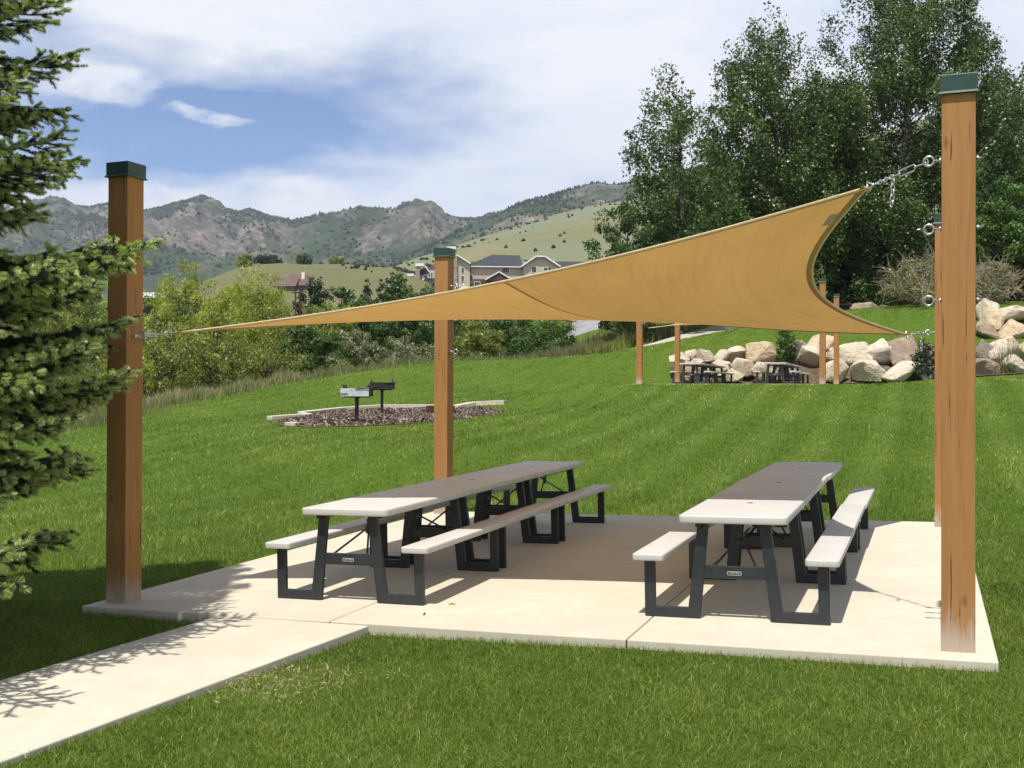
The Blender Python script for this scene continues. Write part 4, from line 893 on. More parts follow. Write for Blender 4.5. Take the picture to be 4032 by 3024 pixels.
for k, (px, yt, yb, w, d, m, pr, lab) in enumerate((
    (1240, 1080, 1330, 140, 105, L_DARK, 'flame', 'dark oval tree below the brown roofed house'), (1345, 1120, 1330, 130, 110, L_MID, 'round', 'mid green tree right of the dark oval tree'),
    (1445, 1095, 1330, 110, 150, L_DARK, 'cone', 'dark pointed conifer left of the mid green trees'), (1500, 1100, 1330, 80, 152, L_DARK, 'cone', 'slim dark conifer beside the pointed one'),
    (1570, 1055, 1350, 150, 100, L_MID, 'flame', 'tall mid green tree left of the middle post and lodge'), (1640, 1150, 1350, 180, 95, L_MID, 'round', 'spreading green tree beside the middle post'),
    (1460, 1190, 1360, 190, 92, L_MID, 'round', 'wide green tree above the grey green bush'), (1830, 1180, 1330, 200, 110, L_MID, 'round', 'green tree behind the sail edge right of the middle post'),
    (1035, 1140, 1300, 110, 100, L_DARK, 'round', 'dark bushy tree left of the brown roofed house'), (1360, 1200, 1350, 130, 84, L_WILLOW, 'round', 'small yellow green tree below the dark oval tree'),
    (1700, 1090, 1260, 90, 210, L_MID, 'flame', 'narrow green tree in front of the lodge wing'), (2380, 1130, 1290, 160, 120, L_MID, 'round', 'green tree hidden behind the sail under the poplars'), (1540, 1090, 1300, 120, 170, L_DARK, 'round', 'dark tree behind the tall mid green one'))):
    T2('broadleaf_tree' if pr != 'cone' else 'conifer_tree', lab, px, yt, yb, w, d, m, pr, 110 + k, GD, size=.2 + d * .0007, z0=.06, rc=.34)

FILL = [(170, 1170, L_OLIVE), (330, 1140, L_MID), (420, 1165, L_WILLOW), (640, 1150, L_MID), (760, 1175, L_OLIVE), (900, 1150, L_WILLOW), (985, 1180, L_MID), (1075, 1200, L_OLIVE), (1150, 1225, L_MID), (1290, 1190, L_OLIVE), (1420, 1175, L_MID), (1530, 1190, L_OLIVE), (1620, 1195, L_MID), (1720, 1200, L_DARK), (1780, 1215, L_MID), (1930, 1200, L_OLIVE), (2060, 1205, L_MID), (2170, 1225, L_OLIVE), (1850, 1235, L_MID), (1390, 1255, L_WILLOW), (1500, 1265, L_OLIVE)]
ORD = ('first', 'second', 'third', 'fourth', 'fifth', 'sixth', 'seventh', 'eighth', 'ninth', 'tenth', 'eleventh', 'twelfth', 'thirteenth', 'fourteenth', 'fifteenth', 'sixteenth', 'seventeenth', 'eighteenth', 'nineteenth', 'twentieth', 'twenty first')
FILL.sort(key=lambda q: q[0])
WHO = ('olive green', 'mid green', 'yellow green', 'dark green')
for k, (px, yt, m) in enumerate(FILL):
    kind_ = WHO[[q.name for q in (L_OLIVE, L_MID, L_WILLOW, L_DARK)].index(m.name)]
    where = ('near the spruce post' if px < 600 else 'behind the willows' if px < 1200 else 'between the grills and the lodge' if px < 1750 else 'behind the sail')
    T2('valley_tree', f'{kind_} valley tree {where}, {ORD[k]} from the left', px, yt, yt + 240, 235 + (k * 37) % 60, 88 + (k * 23) % 50, m, 'round', 400 + k, 'trees filling the creek valley', size=.27, z0=.05, rc=.36)

# ------------------------------------------------------------------ spruce at the left
def make_bough(seed, L=2.0):
    rg = np.random.default_rng(seed); shoots = []     # (points, radius, new growth length)
    n = 14; s = np.linspace(0, 1, n); yb = np.cumsum(rg.normal(size=n) * .010); stem = np.stack([s * L, yb, -.16 * L * s ** 1.3 + .20 * L * s ** 2.6], -1)
    def pt(f): return np.array([np.interp(f, s, stem[:, i]) for i in range(3)])
    shoots.append((stem, .012))
    f = .16; side = 1
    while f < .99:
        p = pt(f); d0 = pt(min(1, f + .03)) - pt(f - .03); d0 /= np.linalg.norm(d0)
        ll = L * (.36 * (1 - f) ** .75 * min(1, f * 3.2 + .25) + .045) * rg.uniform(.75, 1.2); a = math.radians(rg.uniform(42, 62)) * side; el_ = rg.uniform(-.55, .12) * (1 - f * .5)
        d = np.array([math.cos(a) * d0[0] - math.sin(a) * d0[1], math.sin(a) * d0[0] + math.cos(a) * d0[1], d0[2] + el_]); d /= np.linalg.norm(d)
        m = 7; u = np.linspace(0, 1, m)[:, None]; bend = np.array([d0[0], d0[1], .15]) * .25
        lat = p + d * ll * u + bend * ll * u ** 2 * rg.uniform(.6, 1.3) + np.array([0, 0, -.12]) * ll * u * (1 - u) * 2
        shoots.append((lat, .006))
        q = .06 / max(ll, .06) + .08; sd = 1
        while q < .97:
            if ll > .11:
                pp = np.array([np.interp(q, u[:, 0], lat[:, i]) for i in range(3)]); dd = lat[-1] - lat[0]; dd /= np.linalg.norm(dd); sdv = np.cross(dd, [0, 0, 1.]) * sd
                v = dd * .75 + sdv * .7 + np.array([0, 0, rg.uniform(-.75, .35)]); v /= np.linalg.norm(v); sl = min(.22, (.085 + .30 * ll * (1 - q))) * rg.uniform(.7, 1.25)
                w = np.linspace(0, 1, 4)[:, None]; shoots.append((pp + v * sl * w + np.array([0, 0, .05]) * sl * w ** 2, .003))
            q += .062 / max(ll, .06); sd = -sd
        f += .050 / L * rg.uniform(.8, 1.25); side = -side
    g = MB(); NV = []; NT = []
    for P, r in shoots:
        g.tube(P, np.linspace(r, r * .3, len(P)), 4, 0, cap=False)
        seg = np.linalg.norm(np.diff(P, axis=0), axis=1); cum = np.r_[0, np.cumsum(seg)]; LL = cum[-1]
        bare = .35 * L if r > .01 else 0
        k = int((LL - bare) * 1500); 
        if k < 4: continue
        w = bare + (LL - bare) * np.sort(rg.random(k)); C = np.stack([np.interp(w, cum, P[:, i]) for i in range(3)], -1)
        D = np.stack([np.interp(np.minimum(w + .01, LL), cum, P[:, i]) - np.interp(np.maximum(w - .01, 0), cum, P[:, i]) for i in range(3)], -1); D /= np.linalg.norm(D, axis=1)[:, None] + 1e-9
        rad = rg.normal(size=(k, 3)); rad[:, 2] += .35; rad -= D * (rad * D).sum(1)[:, None]; rad /= np.linalg.norm(rad, axis=1)[:, None]
        newl = min(.125, LL * .65) * rg.uniform(.7, 1.2); isnew = (LL - w) < newl
        tipf = np.clip((LL - w) / .022 + .25, .45, 1)
        nl = np.where(isnew, .027, .025) * rg.uniform(.8, 1.15, k) * tipf; dr = D * np.where(isnew, .62, .5)[:, None] + rad * .85; dr /= np.linalg.norm(dr, axis=1)[:, None]
        sd = np.cross(dr, rad); sd /= np.linalg.norm(sd, axis=1)[:, None] + 1e-9; wd_ = .0019
        NV.append(np.stack([C - sd * wd_, C + sd * wd_, C + dr * nl[:, None] + sd * wd_ * .5, C + dr * nl[:, None] - sd * wd_ * .5], 1).reshape(-1, 3))
        has_new = rg.random() < .95
        tn = np.where(isnew & has_new, rg.uniform(.72, 1.0, k), rg.uniform(.08, .5, k)); NT.append(np.repeat(tn, 4))
    return g, np.vstack(NV), np.concatenate(NT)
BOUGH = []
for sdv in range(5):
    g, NV, NT = make_bough(300 + sdv)
    SV = np.vstack(g.v); SF = np.array(g.f); nf = len(NV) // 4
    V = np.vstack([SV, NV]); F = np.vstack([SF, np.arange(4 * nf).reshape(nf, 4) + len(SV)])
    o = np_mesh('bough', V, F, [M_BARKD, L_NEEDLE], 4, tint=np.r_[np.full(len(SV), .2), NT], midx=np.r_[np.zeros(len(SF)), np.ones(nf)]); BOUGH.append(o.data); bpy.data.objects.remove(o)
SPX, SPY = -4.70, 7.35
sroot = empty('spruce_tree', (SPX, SPY, gz(SPX, SPY))); tag(sroot, 'spruce tree with pale new shoots reaching in from the left picture edge', 'tree'); sz0 = gz(SPX, SPY)
g = MB(); hh = np.linspace(0, 1, 12); g.tube(np.stack([np.sin(hh * 5) * .04, np.cos(hh * 4) * .03, hh * 11 - .2], -1), .15 * (1 - .96 * hh), 10); g.build('trunk', M_BARK, sroot, smooth=True)
rng = random.Random(21)
def bough(zr, azd, L, pitch, roll=0.0, k=None):
    o = bpy.data.objects.new('branch', BOUGH[rng.randrange(5) if k is None else k]); col.objects.link(o); o.parent = sroot
    a = math.radians(90 - azd); o.location = (0, 0, zr - sz0); s = L / 2.0
    o.rotation_euler = (roll, -math.radians(pitch), a); o.scale = (s, s * rng.choice((-1, 1)) if False else s, s); return o
# (root height, compass degrees, length, pitch) for the boughs that show, then the rest of each whorl
SHOW = [(4.30, 88, 1.70, 4), (4.15, 112, 1.9, 2), (3.72, 84, 1.78, 4), (3.85, 100, 1.85, 6), (3.55, 118, 1.95, -4), (3.22, 92, 1.80, 0), (3.05, 106, 1.95, -2), (3.12, 74, 1.75, 2), (2.66, 89, 2.30, -3), (2.50, 110, 2.2, -5), (2.62, 72, 1.95, -4), (2.45, 98, 2.1, -6),
        (2.06, 80, 2.08, 0), (1.95, 100, 2.1, -3), (1.88, 118, 2.1, -6), (1.66, 70, 1.95, -2), (1.74, 90, 2.16, -2), (1.62, 106, 2.0, -6), (1.30, 96, 1.92, -4), (1.22, 114, 1.85, -8), (1.25, 76, 1.8, -6), (.70, 100, 1.25, -8), (.66, 128, 1.4, -10)]
for zr, azd, L, pi_ in SHOW: bough(zr, azd, L, pi_, rng.uniform(-.15, .15))
for zr in (.62, 1.32, 1.75, 2.1, 2.6, 3.1, 3.6, 4.1, 4.6, 5.0):
    for k in range(6):
        azd = 136 + k * 50 + rng.uniform(-14, 14)
        bough(zr + rng.uniform(-.1, .1), azd, (2.5 - .13 * zr) * rng.uniform(.85, 1.02), rng.uniform(-8, 3), rng.uniform(-.2, .2))
CV = []; CT = []
rg = np.random.default_rng(8)
for zr in np.arange(5.2, 10.6, .28):
    for k in range(7):
        a = rg.uniform(0, 6.283); L = (2.5 - .13 * 5) * (1 - (zr - 5.2) / 5.8) * rg.uniform(.85, 1.05); nn = int(1500 * L)
        u = rg.random(nn) ** .6; w = rg.normal(size=nn) * .20 * L * (1 - u * .8); q = np.stack([np.cos(a) * u * L - np.sin(a) * w, np.sin(a) * u * L + np.cos(a) * w, zr - sz0 + rg.normal(size=nn) * .04 - .1 * u], -1); CV.append(q)
CV = np.vstack(CV); V, F = leaf_quads(CV, .055, .35, rg); np_mesh('upper_crown', V, F, L_NEEDLE, 4, sroot, tint=np.repeat(rg.random(len(CV)) * .5, 4))

# ------------------------------------------------------------------ grass
def in_slab(x, y, off, m=0.0):
    r, q = pad_rq(x - off[0], y - off[1]); return (r > R0 - m) & (r < R1 + m) & (q > Q0 - m) & (q < Q1 + m)
def grass_points(n, d0, d1, rg, power):
    u = rg.random(n); d = d0 * (d1 / d0) ** u if power == 2 else np.sqrt(d0 ** 2 + u * (d1 ** 2 - d0 ** 2))
    x = rg.uniform(-1, 1, n) * (.50 * d + 1.2); return x, d
PATCHES = []
def blades(name, n, d0, d1, power, w0, h0, segs, seed, label=None):
    rg = np.random.default_rng(seed); x, y = grass_points(n, d0, d1, rg, power)
    k = ~(in_slab(x, y, np.zeros(2)) | in_slab(x, y, FAR_OFF) | in_walk(x, y) | in_poly(x, y, BED))
    dp = np.full(len(x), 9.); 
    for i in range(0, len(PATH_P), 3): dp = np.minimum(dp, np.hypot(x - PATH_P[i, 0], y - PATH_P[i, 1]) - PATH_W[i] * .5)
    for i in range(0, len(BANK_P), 2): dp = np.minimum(dp, np.hypot(x - BANK_P[i, 0], y - BANK_P[i, 1]) - BANK_W[i] * .5 + .25 * rg.random(len(x)))
    k &= dp > 0
    bare = np.exp(-(((x + 1.45) / .42) ** 2 + ((y - 6.75) / .38) ** 2)); k &= rg.random(len(x)) > bare * .75
    edge = x * 0; lim = np.interp(x, [-30, -15.5, -12.8, -10, -4.5, 1, 7, 11, 17], [33, 33.5, 43, 51, 58.5, 60.5, 63, 67, 73]); k &= y < lim + rg.normal(size=len(x)) * .4
    x, y = x[k], y[k]; bare = bare[k]; n = len(x); z = ground(x, y)
    sc = np.maximum(1, y / 7.)
    big = fbm(x / 1.3, y / 2.2, 4, 11); mid = fbm(x / .28, y / .34, 3, 15)
    vast = fbm(x / 3.5 + y / 9, y / 6, 3, 19)
    tint = np.clip(.40 + .5 * big + .3 * mid + .85 * vast * np.clip((y - 6) / 8, .3, 1) + rg.normal(size=n) * .25 + .12 * rg.random(n) ** 6, 0, 1)
    tint = np.clip(tint + bare * .5, 0, 1)
    # mowing passes: neighbouring strips are combed in opposite directions
    sb = np.sin((x * math.cos(TH) - y * math.sin(TH)) / .62 * math.pi + .7 * fbm(x / 7, y / 12, 2, 6) + .8 * np.clip(-x - 2, 0, 20) * 0)
    stripe = np.clip(sb * 1.8, -1, 1) * np.clip((y - 9) / 10, 0, 1) * (.55 + .45 * _smin((x + 4) / 8.))
    tint = np.clip(tint + .085 * stripe, 0, 1)  # strip tone painted in too, as combed blades catch the light differently
    h = h0 * rg.uniform(.55, 1.25, n) * (1 + .35 * big) * np.clip(sc, 1, 1.5); h *= np.where(rg.random(n) < .02, 1.45, 1)
    w = w0 * sc * rg.uniform(.7, 1.3, n); a = rg.random(n) * 6.283; ld = rg.normal(size=(n, 2)) * .36 + np.stack([stripe * .12, stripe * .24], -1)
    side = np.stack([np.cos(a), np.sin(a), 0 * a], -1) * w[:, None] * .5; base = np.stack([x, y, z - .012], -1)
    L = np.stack([ld[:, 0], ld[:, 1], np.ones(n)], -1); L /= np.linalg.norm(L, axis=1)[:, None]; tip = base + L * h[:, None] + np.stack([ld[:, 0], ld[:, 1], -.25 * np.hypot(ld[:, 0], ld[:, 1])], -1) * (h * .5)[:, None]
    if segs == 2:
        mid_ = base + np.array([0, 0, 1]) * (h * .5)[:, None] + np.stack([ld[:, 0], ld[:, 1], 0 * a], -1) * (h * .22)[:, None]
        V = np.stack([base - side, base + side, mid_ + side * .75, mid_ - side * .75, tip + side * .12, tip - side * .12], 1).reshape(-1, 3); i = np.arange(n)[:, None] * 6
        F = np.concatenate([i + [0, 1, 2, 3], i + [3, 2, 4, 5]]); tn = np.repeat(tint, 6)
        np_o = np_mesh(name, V, F, L_GRASS, 4, tint=tn)
    else:
        V = np.stack([base - side, base + side, tip], 1).reshape(-1, 3); np_o = np_mesh(name, V, np.arange(3 * n).reshape(n, 3), L_GRASS, 3, tint=np.repeat(tint, 3))
    return tag(np_o, kind='stuff')
blades('grass', 330000, 4.6, 9.5, 1, .0036, .052, 2, 1)
blades('grass', 380000, 9.0, 75, 2, .0046, .055, 1, 2)
def tufts(name, n, path, spread, hh, m, seed, wd_=.012, tbias=.5):
    rg = np.random.default_rng(seed); P = np.array(path); s = rg.random(n) * (len(P) - 1); x = np.interp(s, np.arange(len(P)), P[:, 0]); y = np.interp(s, np.arange(len(P)), P[:, 1])
    cl = fbm(s * 5, s * 0 + seed, 3, 2); x += rg.normal(size=n) * spread; y += np.abs(rg.normal(size=n)) * spread * 2.2 + .2; z = ground(x, y)
    cl2 = fbm(x / 1.1, y / 1.6, 3, seed + 5); h = hh * rg.uniform(.4, 1.25, n) * np.clip(.95 + 1.9 * cl2, .3, 1.9); a = rg.random(n) * 6.28; w = wd_ * np.maximum(1, y / 30) * rg.uniform(.7, 1.4, n); side = np.stack([np.cos(a), np.sin(a), 0 * a], -1) * w[:, None]
    base = np.stack([x, y, z - .05], -1); tip = base + np.stack([rg.normal(size=n) * .22 * h, rg.normal(size=n) * .22 * h, h], -1)
    V = np.stack([base - side, base + side, tip], 1).reshape(-1, 3); tint = np.clip(tbias + .5 * fbm(x / 2, y / 2, 3, seed) + rg.normal(size=n) * .22, 0, 1)
    return tag(np_mesh(name, V, np.arange(3 * n).reshape(n, 3), m, 3, tint=np.repeat(tint, 3)), kind='stuff')
EDGE1 = [at(-200, 1735, 32.5)[:2], at(0, 1720, 33.5)[:2], at(350, 1680, 37)[:2], at(620, 1605, 42.5)[:2], at(830, 1562, 46)[:2], at(1100, 1512, 50)[:2], at(1400, 1465, 54.5)[:2], at(1720, 1425, 59)[:2], at(2050, 1410, 61.5)[:2]]
_r = np.random.default_rng(77); _n2 = 1500; _x = -1.45 + _r.normal(size=_n2) * .3; _y = 6.8 + _r.normal(size=_n2) * .26; _k = ~(in_walk(_x, _y)); _x, _y = _x[_k], _y[_k]
V, F = leaf_quads(np.stack([_x, _y, ground(_x, _y) + .012 + _r.random(len(_x)) * .03], -1), _r.uniform(.02, .05, len(_x)), .12, _r, .9); tag(np_mesh('dry_grass', V, F, L_TALL, 4, tint=np.repeat(.55 + .45 * _r.random(len(_x)), 4)), kind='stuff')
tufts('tall_grass', 17000, EDGE1, .7, .44, L_TALL, 5, .009, .33)
tufts('tall_grass', 5000, [at(560, 1625, 41.5)[:2], at(830, 1562, 46)[:2], at(1180, 1500, 51)[:2]], .3, .42, L_TALL, 6, .012, .7)
EDGE2 = [at(1750, 1400, 62)[:2], at(2050, 1392, 64)[:2], at(2250, 1382, 65)[:2], at(2420, 1365, 67)[:2], at(2520, 1340, 70)[:2]]
tufts('wild_plants', 16000, EDGE2, 1.1, .58, L_FLOWER, 7, .012, .45)
tufts('wild_plants', 5000, [at(2330, 1370, 65)[:2], at(2500, 1355, 66.5)[:2]], .5, .6, L_OLIVE, 9, .016, .7)
p4 = at(4010, 1470, 44.3); tufts('tall_grass', 700, [p4[:2] - [.5, 0], p4[:2] + [.5, 0]], .18, 1.0, L_TALL, 8, .012, .2)
# black railings in the shade under the poplars
g = MB(); fx = [at(2980, 1200, 66), at(3400, 1200, 66)]; a, b_ = fx[0][:2], fx[1][:2]; L = np.linalg.norm(b_ - a); nn = int(L / .14)
for k in range(nn + 1):
    p = a + (b_ - a) * k / nn; z = gz(*p); g.box((p[0], p[1], z + .75), (.02, .02, 1.5) if k % 14 else (.07, .07, 1.65))
o = root = empty('railing_fence', (a[0], a[1], gz(*a))); tag(root, 'black metal railing fence in the shade under the poplars', 'fence')
for v in g.v: v -= np.array([a[0], a[1], gz(*a)])
g.build('balusters', M_DARK, root)
g = MB(); 
for zz in (.22, 1.38): g.tube([(p[0] - a[0], p[1] - a[1], gz(*p) - gz(*a) + zz) for p in [a + (b_ - a) * k / 12 for k in range(13)]], .022, 4)
g.build('rail', M_DARK, root)

# ------------------------------------------------------------------ hills and mountains
def m_terrain(name, fn, rough=.95):
    m, nt, b, tc = mat(name, rough, .05); gm = nt.nodes.new('ShaderNodeNewGeometry'); fn(nt, b, gm.outputs['Position'], gm); return m
def f_meadow(nt, b, v, gm):
    c = mix_n(nt, ramp_n(nt, noise_n(nt, v, .02, 6, .65), [(.35, 0.), (.65, 1.)]), (.15, .135, .065), (.115, .12, .055))
    c = mix_n(nt, math_n(nt, 'MULTIPLY', ramp_n(nt, noise_n(nt, v, .15, 6, .75), [(.48, 0.), (.7, 1.)]), .6), c, (.09, .105, .04))
    nt.links.new(c, b.inputs['Base Color'])
def f_hill(nt, b, v, gm):
    c = mix_n(nt, ramp_n(nt, noise_n(nt, v, .006, 6, .65), [(.38, 0.), (.62, 1.)]), (.145, .150, .074), (.158, .175, .112))
    c = mix_n(nt, math_n(nt, 'MULTIPLY', ramp_n(nt, noise_n(nt, map_n(nt, v, (1, 1, 2.2)), .012, 7, .7), [(.5, 0.), (.66, 1.)]), .7), c, (.21, .172, .10))
    c = mix_n(nt, math_n(nt, 'MULTIPLY', ramp_n(nt, noise_n(nt, v, .05, 6, .75), [(.55, 0.), (.72, 1.)]), .55), c, (.11, .135, .05))
    c = mix_n(nt, math_n(nt, 'MULTIPLY', ramp_n(nt, noise_n(nt, map_n(nt, v, (1, 1, 3)), .09, 5, .7), [(.66, 0.), (.72, 1.)]), .6), c, (.40, .35, .26))
    nt.links.new(c, b.inputs['Base Color'])
def f_mount(nt, b, v, gm):
    sx = nt.nodes.new('ShaderNodeSeparateXYZ'); nt.links.new(v, sx.inputs[0])
    rock = mix_n(nt, ramp_n(nt, noise_n(nt, v, .014, 9, .8), [(.42, 0.), (.62, 1.)]), (.075, .072, .066), (.25, .205, .165))
    scrub = mix_n(nt, ramp_n(nt, noise_n(nt, v, .02, 7, .75), [(.4, 0.), (.6, 1.)]), (.022, .040, .022), (.050, .074, .034))
    grassy = mix_n(nt, ramp_n(nt, noise_n(nt, v, .008, 6, .7), [(.4, 0.), (.6, 1.)]), (.075, .105, .045), (.12, .13, .065))
    alt = math_n(nt, 'ADD', math_n(nt, 'DIVIDE', sx.outputs[2], 520.), math_n(nt, 'MULTIPLY', math_n(nt, 'SUBTRACT', noise_n(nt, v, .0028, 6, .6), .5), 1.1))
    n2 = noise_n(nt, map_n(nt, v, (1, .6, .8), (400, 0, 0)), .0042, 7, .7, .8)
    low = mix_n(nt, ramp_n(nt, n2, [(.52, 0.), (.62, 1.)]), scrub, grassy)
    high = mix_n(nt, ramp_n(nt, n2, [(.46, 0.), (.54, 1.)]), scrub, rock)
    c = mix_n(nt, ramp_n(nt, alt, [(.44, 0.), (.64, 1.)]), low, high)
    sp = noise_n(nt, v, .075, 5, .85); c = mix_n(nt, math_n(nt, 'MULTIPLY', ramp_n(nt, sp, [(.42, 1.), (.53, 0.)]), .75), c, (.028, .038, .024))
    nt.links.new(c, b.inputs['Base Color'])
M_MEADOW = m_terrain('dry_meadow', f_meadow); M_HILL = m_terrain('grass_hill', f_hill); M_MOUNT = m_terrain('mountain_side', f_mount)
def relief(name, ridge, D, foot, Df, m, amp, scale, seed, xr=(-1100, 5200), nx=420, ny=120, skirt=None, kind='structure', bulge=.0, rid=True):
    """a real ridge: foot at depth Df, crest at depth D, falling away behind"""
    rp = np.array(ridge, float); fp = np.array(foot, float)
    X = np.linspace((xr[0] - 2016) / FPX * D, (xr[1] - 2016) / FPX * D, nx)
    zr = CAM[2] + (1545 - np.interp(X / D * FPX + 2016, rp[:, 0], rp[:, 1])) / FPX * D
    zf = CAM[2] + (1545 - np.interp(X / D * FPX + 2016, fp[:, 0], fp[:, 1])) / FPX * Df
    t = np.concatenate([[-.35, -.2, -.08], np.linspace(0, 1, ny), np.linspace(1.02, 1.6, 12)]); Y = Df + (D - Df) * t
    TT, XX = np.meshgrid(t, X, indexing='ij'); YY = np.repeat(Y[:, None], nx, 1); XX = XX * YY / D     # the ground fans out away from the valley mouth
    w = np.clip(TT, 0, 1); Z = zf + (zr - zf) * (w + bulge * w * (1 - w)); Z = np.where(TT > 1, zr - (TT - 1) * (zr - zf + 40) * .9, Z); Z = np.where(TT < 0, zf + TT * (abs(zf) + 60) * 1.2, Z)
    nz = fbm(XX / scale, YY / (scale * 1.5), 6, seed, rid, .55) - (.85 if rid else 0); fade = np.sin(np.pi * np.clip(TT, 0, 1)) ** .8 * (1 - np.clip(TT, 0, 1) ** 9)
    Z += amp * nz * fade + amp * .07 * fbm(XX / (scale * .11), YY / (scale * .11), 4, seed + 3) * (TT > 0)
    o = grid_mesh(name, XX, YY, Z, m); tag(o, kind=kind)
    return D, X, Y, Z
RIDGE_A = [(-1500, 800), (-600, 830), (0, 850), (125, 800), (215, 798), (330, 832), (420, 815), (567, 842), (640, 826), (700, 810), (770, 799), (800, 800), (830, 806), (870, 830), (930, 843), (980, 832), (1030, 846), (1070, 862), (1150, 880), (1200, 875), (1260, 866), (1350, 842), (1440, 843), (1540, 842), (1600, 822), (1650, 811), (1690, 816), (1740, 845), (1800, 866), (1900, 862), (2100, 850), (2600, 830), (3600, 900), (5200, 900)]
DAX, AX, AY, AZ = relief('mountains', RIDGE_A, 3300, [(-1500, 1130), (700, 1130), (1500, 1090), (5200, 1100)], 1900, M_MOUNT, 165, 400, 2, nx=760, ny=200, bulge=.6)
RIDGE_B = [(-1500, 1200), (1300, 1120), (1560, 1040), (1640, 990), (1720, 948), (1800, 905), (1880, 866), (1960, 833), (2050, 797), (2130, 775), (2200, 757), (2260, 740), (2310, 722), (2350, 716), (2420, 722), (2520, 700), (2800, 640), (3400, 600), (4200, 560), (5200, 540)]
DBX_, BX_, BY_, BZ = relief('rocky_ridge', RIDGE_B, 2100, [(-1500, 1250), (1500, 1120), (5200, 1050)], 1300, M_MOUNT, 60, 240, 9, xr=(900, 5200), nx=420, bulge=.3)
RIDGE_C = [(-1500, 1400), (1300, 1150), (1500, 1065), (1600, 1030), (1750, 982), (1900, 930), (2050, 884), (2200, 838), (2330, 806), (2450, 790), (2700, 740), (3100, 640), (3600, 470), (3900, 390), (4032, 360), (4300, 320), (5200, 300)]
DCX_, CX_, CY_, CZ = relief('green_hillside', RIDGE_C, 950, [(-1500, 1450), (1300, 1200), (1700, 1150), (2300, 1180), (5200, 1150)], 430, M_HILL, 14, 130, 14, xr=(1100, 5200), nx=320, rid=False, bulge=.2)
RIDGE_E = [(-1500, 1300), (300, 1260), (600, 1190), (740, 1135), (850, 1092), (930, 1060), (1010, 1044), (1100, 1038), (1200, 1042), (1330, 1044), (1450, 1050), (1540, 1058), (1620, 1075), (1750, 1120), (1900, 1180), (2300, 1250), (5200, 1260)]
DEX_, EX_, EY_, EZ = relief('meadow_hill', RIDGE_E, 540, [(-1500, 1260), (800, 1230), (1600, 1230), (5200, 1300)], 250, M_MEADOW, 5, 60, 22, xr=(-900, 3000), nx=260, rid=False, bulge=.25)
SURF_D = {id(AX): DAX, id(BX_): DBX_, id(CX_): DCX_, id(EX_): DEX_}
def surf(X, Y, Z, x, y):
    x = x / y * SURF_D[id(X)]
    i = np.clip(np.searchsorted(X, x) - 1, 0, len(X) - 2); j = np.clip(np.searchsorted(Y, y) - 1, 0, len(Y) - 2); a = np.clip((x - X[i]) / (X[i + 1] - X[i]), 0, 1); b_ = np.clip((y - Y[j]) / (Y[j + 1] - Y[j]), 0, 1)
    return (Z[j, i] * (1 - a) + Z[j, i + 1] * a) * (1 - b_) + (Z[j + 1, i] * (1 - a) + Z[j + 1, i + 1] * a) * b_
L_FARTREE = m_leaf('far_tree', (.014, .024, .015), (.024, .038, .02), (.045, .062, .03), .0, .9, .05)
def far_trees(name, X, Y, Z, n, xr, tr, h, seed, wide=.38, dens=None):
    rg = np.random.default_rng(seed); D = Y[-13] if False else None; yy = rg.uniform(tr[0], tr[1], n); xx = (rg.uniform(xr[0], xr[1], n) - 2016) / FPX * yy
    k = fbm(xx / (h * 22), yy / (h * 22), 4, seed) + (rg.random(n) - .5) * .35 > (dens if dens is not None else .0); xx, yy = xx[k], yy[k]; zz = surf(X, Y, Z, xx, yy); n = len(xx)
    H = h * rg.uniform(.5, 1.25, n); Rr = H * wide * rg.uniform(.7, 1.2, n); V = []; F = []
    lv = [(0.0, .55), (.3, 1.0), (.68, .6), (1.0, .06)]; a = np.arange(5) / 5 * 6.283; ph = rg.random((n, 1)) * 6.28
    for f, r in lv:
        V.append(np.stack([xx[:, None] + np.cos(a + ph) * (Rr * r)[:, None] * rg.uniform(.7, 1.3, (n, 5)), yy[:, None] + np.sin(a + ph) * (Rr * r)[:, None], np.repeat((zz + H * f - H * .08)[:, None], 5, 1)], -1))
    V = np.stack(V, 1).reshape(-1, 3); base = np.arange(n)[:, None] * 20
    for l in range(3):
        for q in range(5): F.append(base + [l * 5 + q, l * 5 + (q + 1) % 5, (l + 1) * 5 + (q + 1) % 5, (l + 1) * 5 + q])
    return tag(np_mesh(name, V, np.concatenate(F), L_FARTREE, 4, tint=np.repeat(rg.random(n), 20)), kind='stuff')
far_trees('mountain_woods', AX, AY, AZ, 20000, (300, 2000), (2850, 3320), 7.5, 3, dens=.02)
far_trees('mountain_woods', AX, AY, AZ, 9000, (0, 2000), (2000, 3000), 6.5, 4, .6, dens=.10)
far_trees('ridge_woods', BX_, BY_, BZ, 6000, (1500, 2700), (1500, 2120), 5.5, 5, dens=.06)
far_trees('hillside_scrub', CX_, CY_, CZ, 420, (1500, 2500), (560, 950), 1.9, 6, .65, dens=.12)
far_trees('hillside_scrub', CX_, CY_, CZ, 240, (3700, 4500), (560, 950), 5, 7, .65, dens=.0)
far_trees('meadow_scrub', EX_, EY_, EZ, 130, (1330, 1650), (430, 540), 1.5, 8, .65, dens=.0)
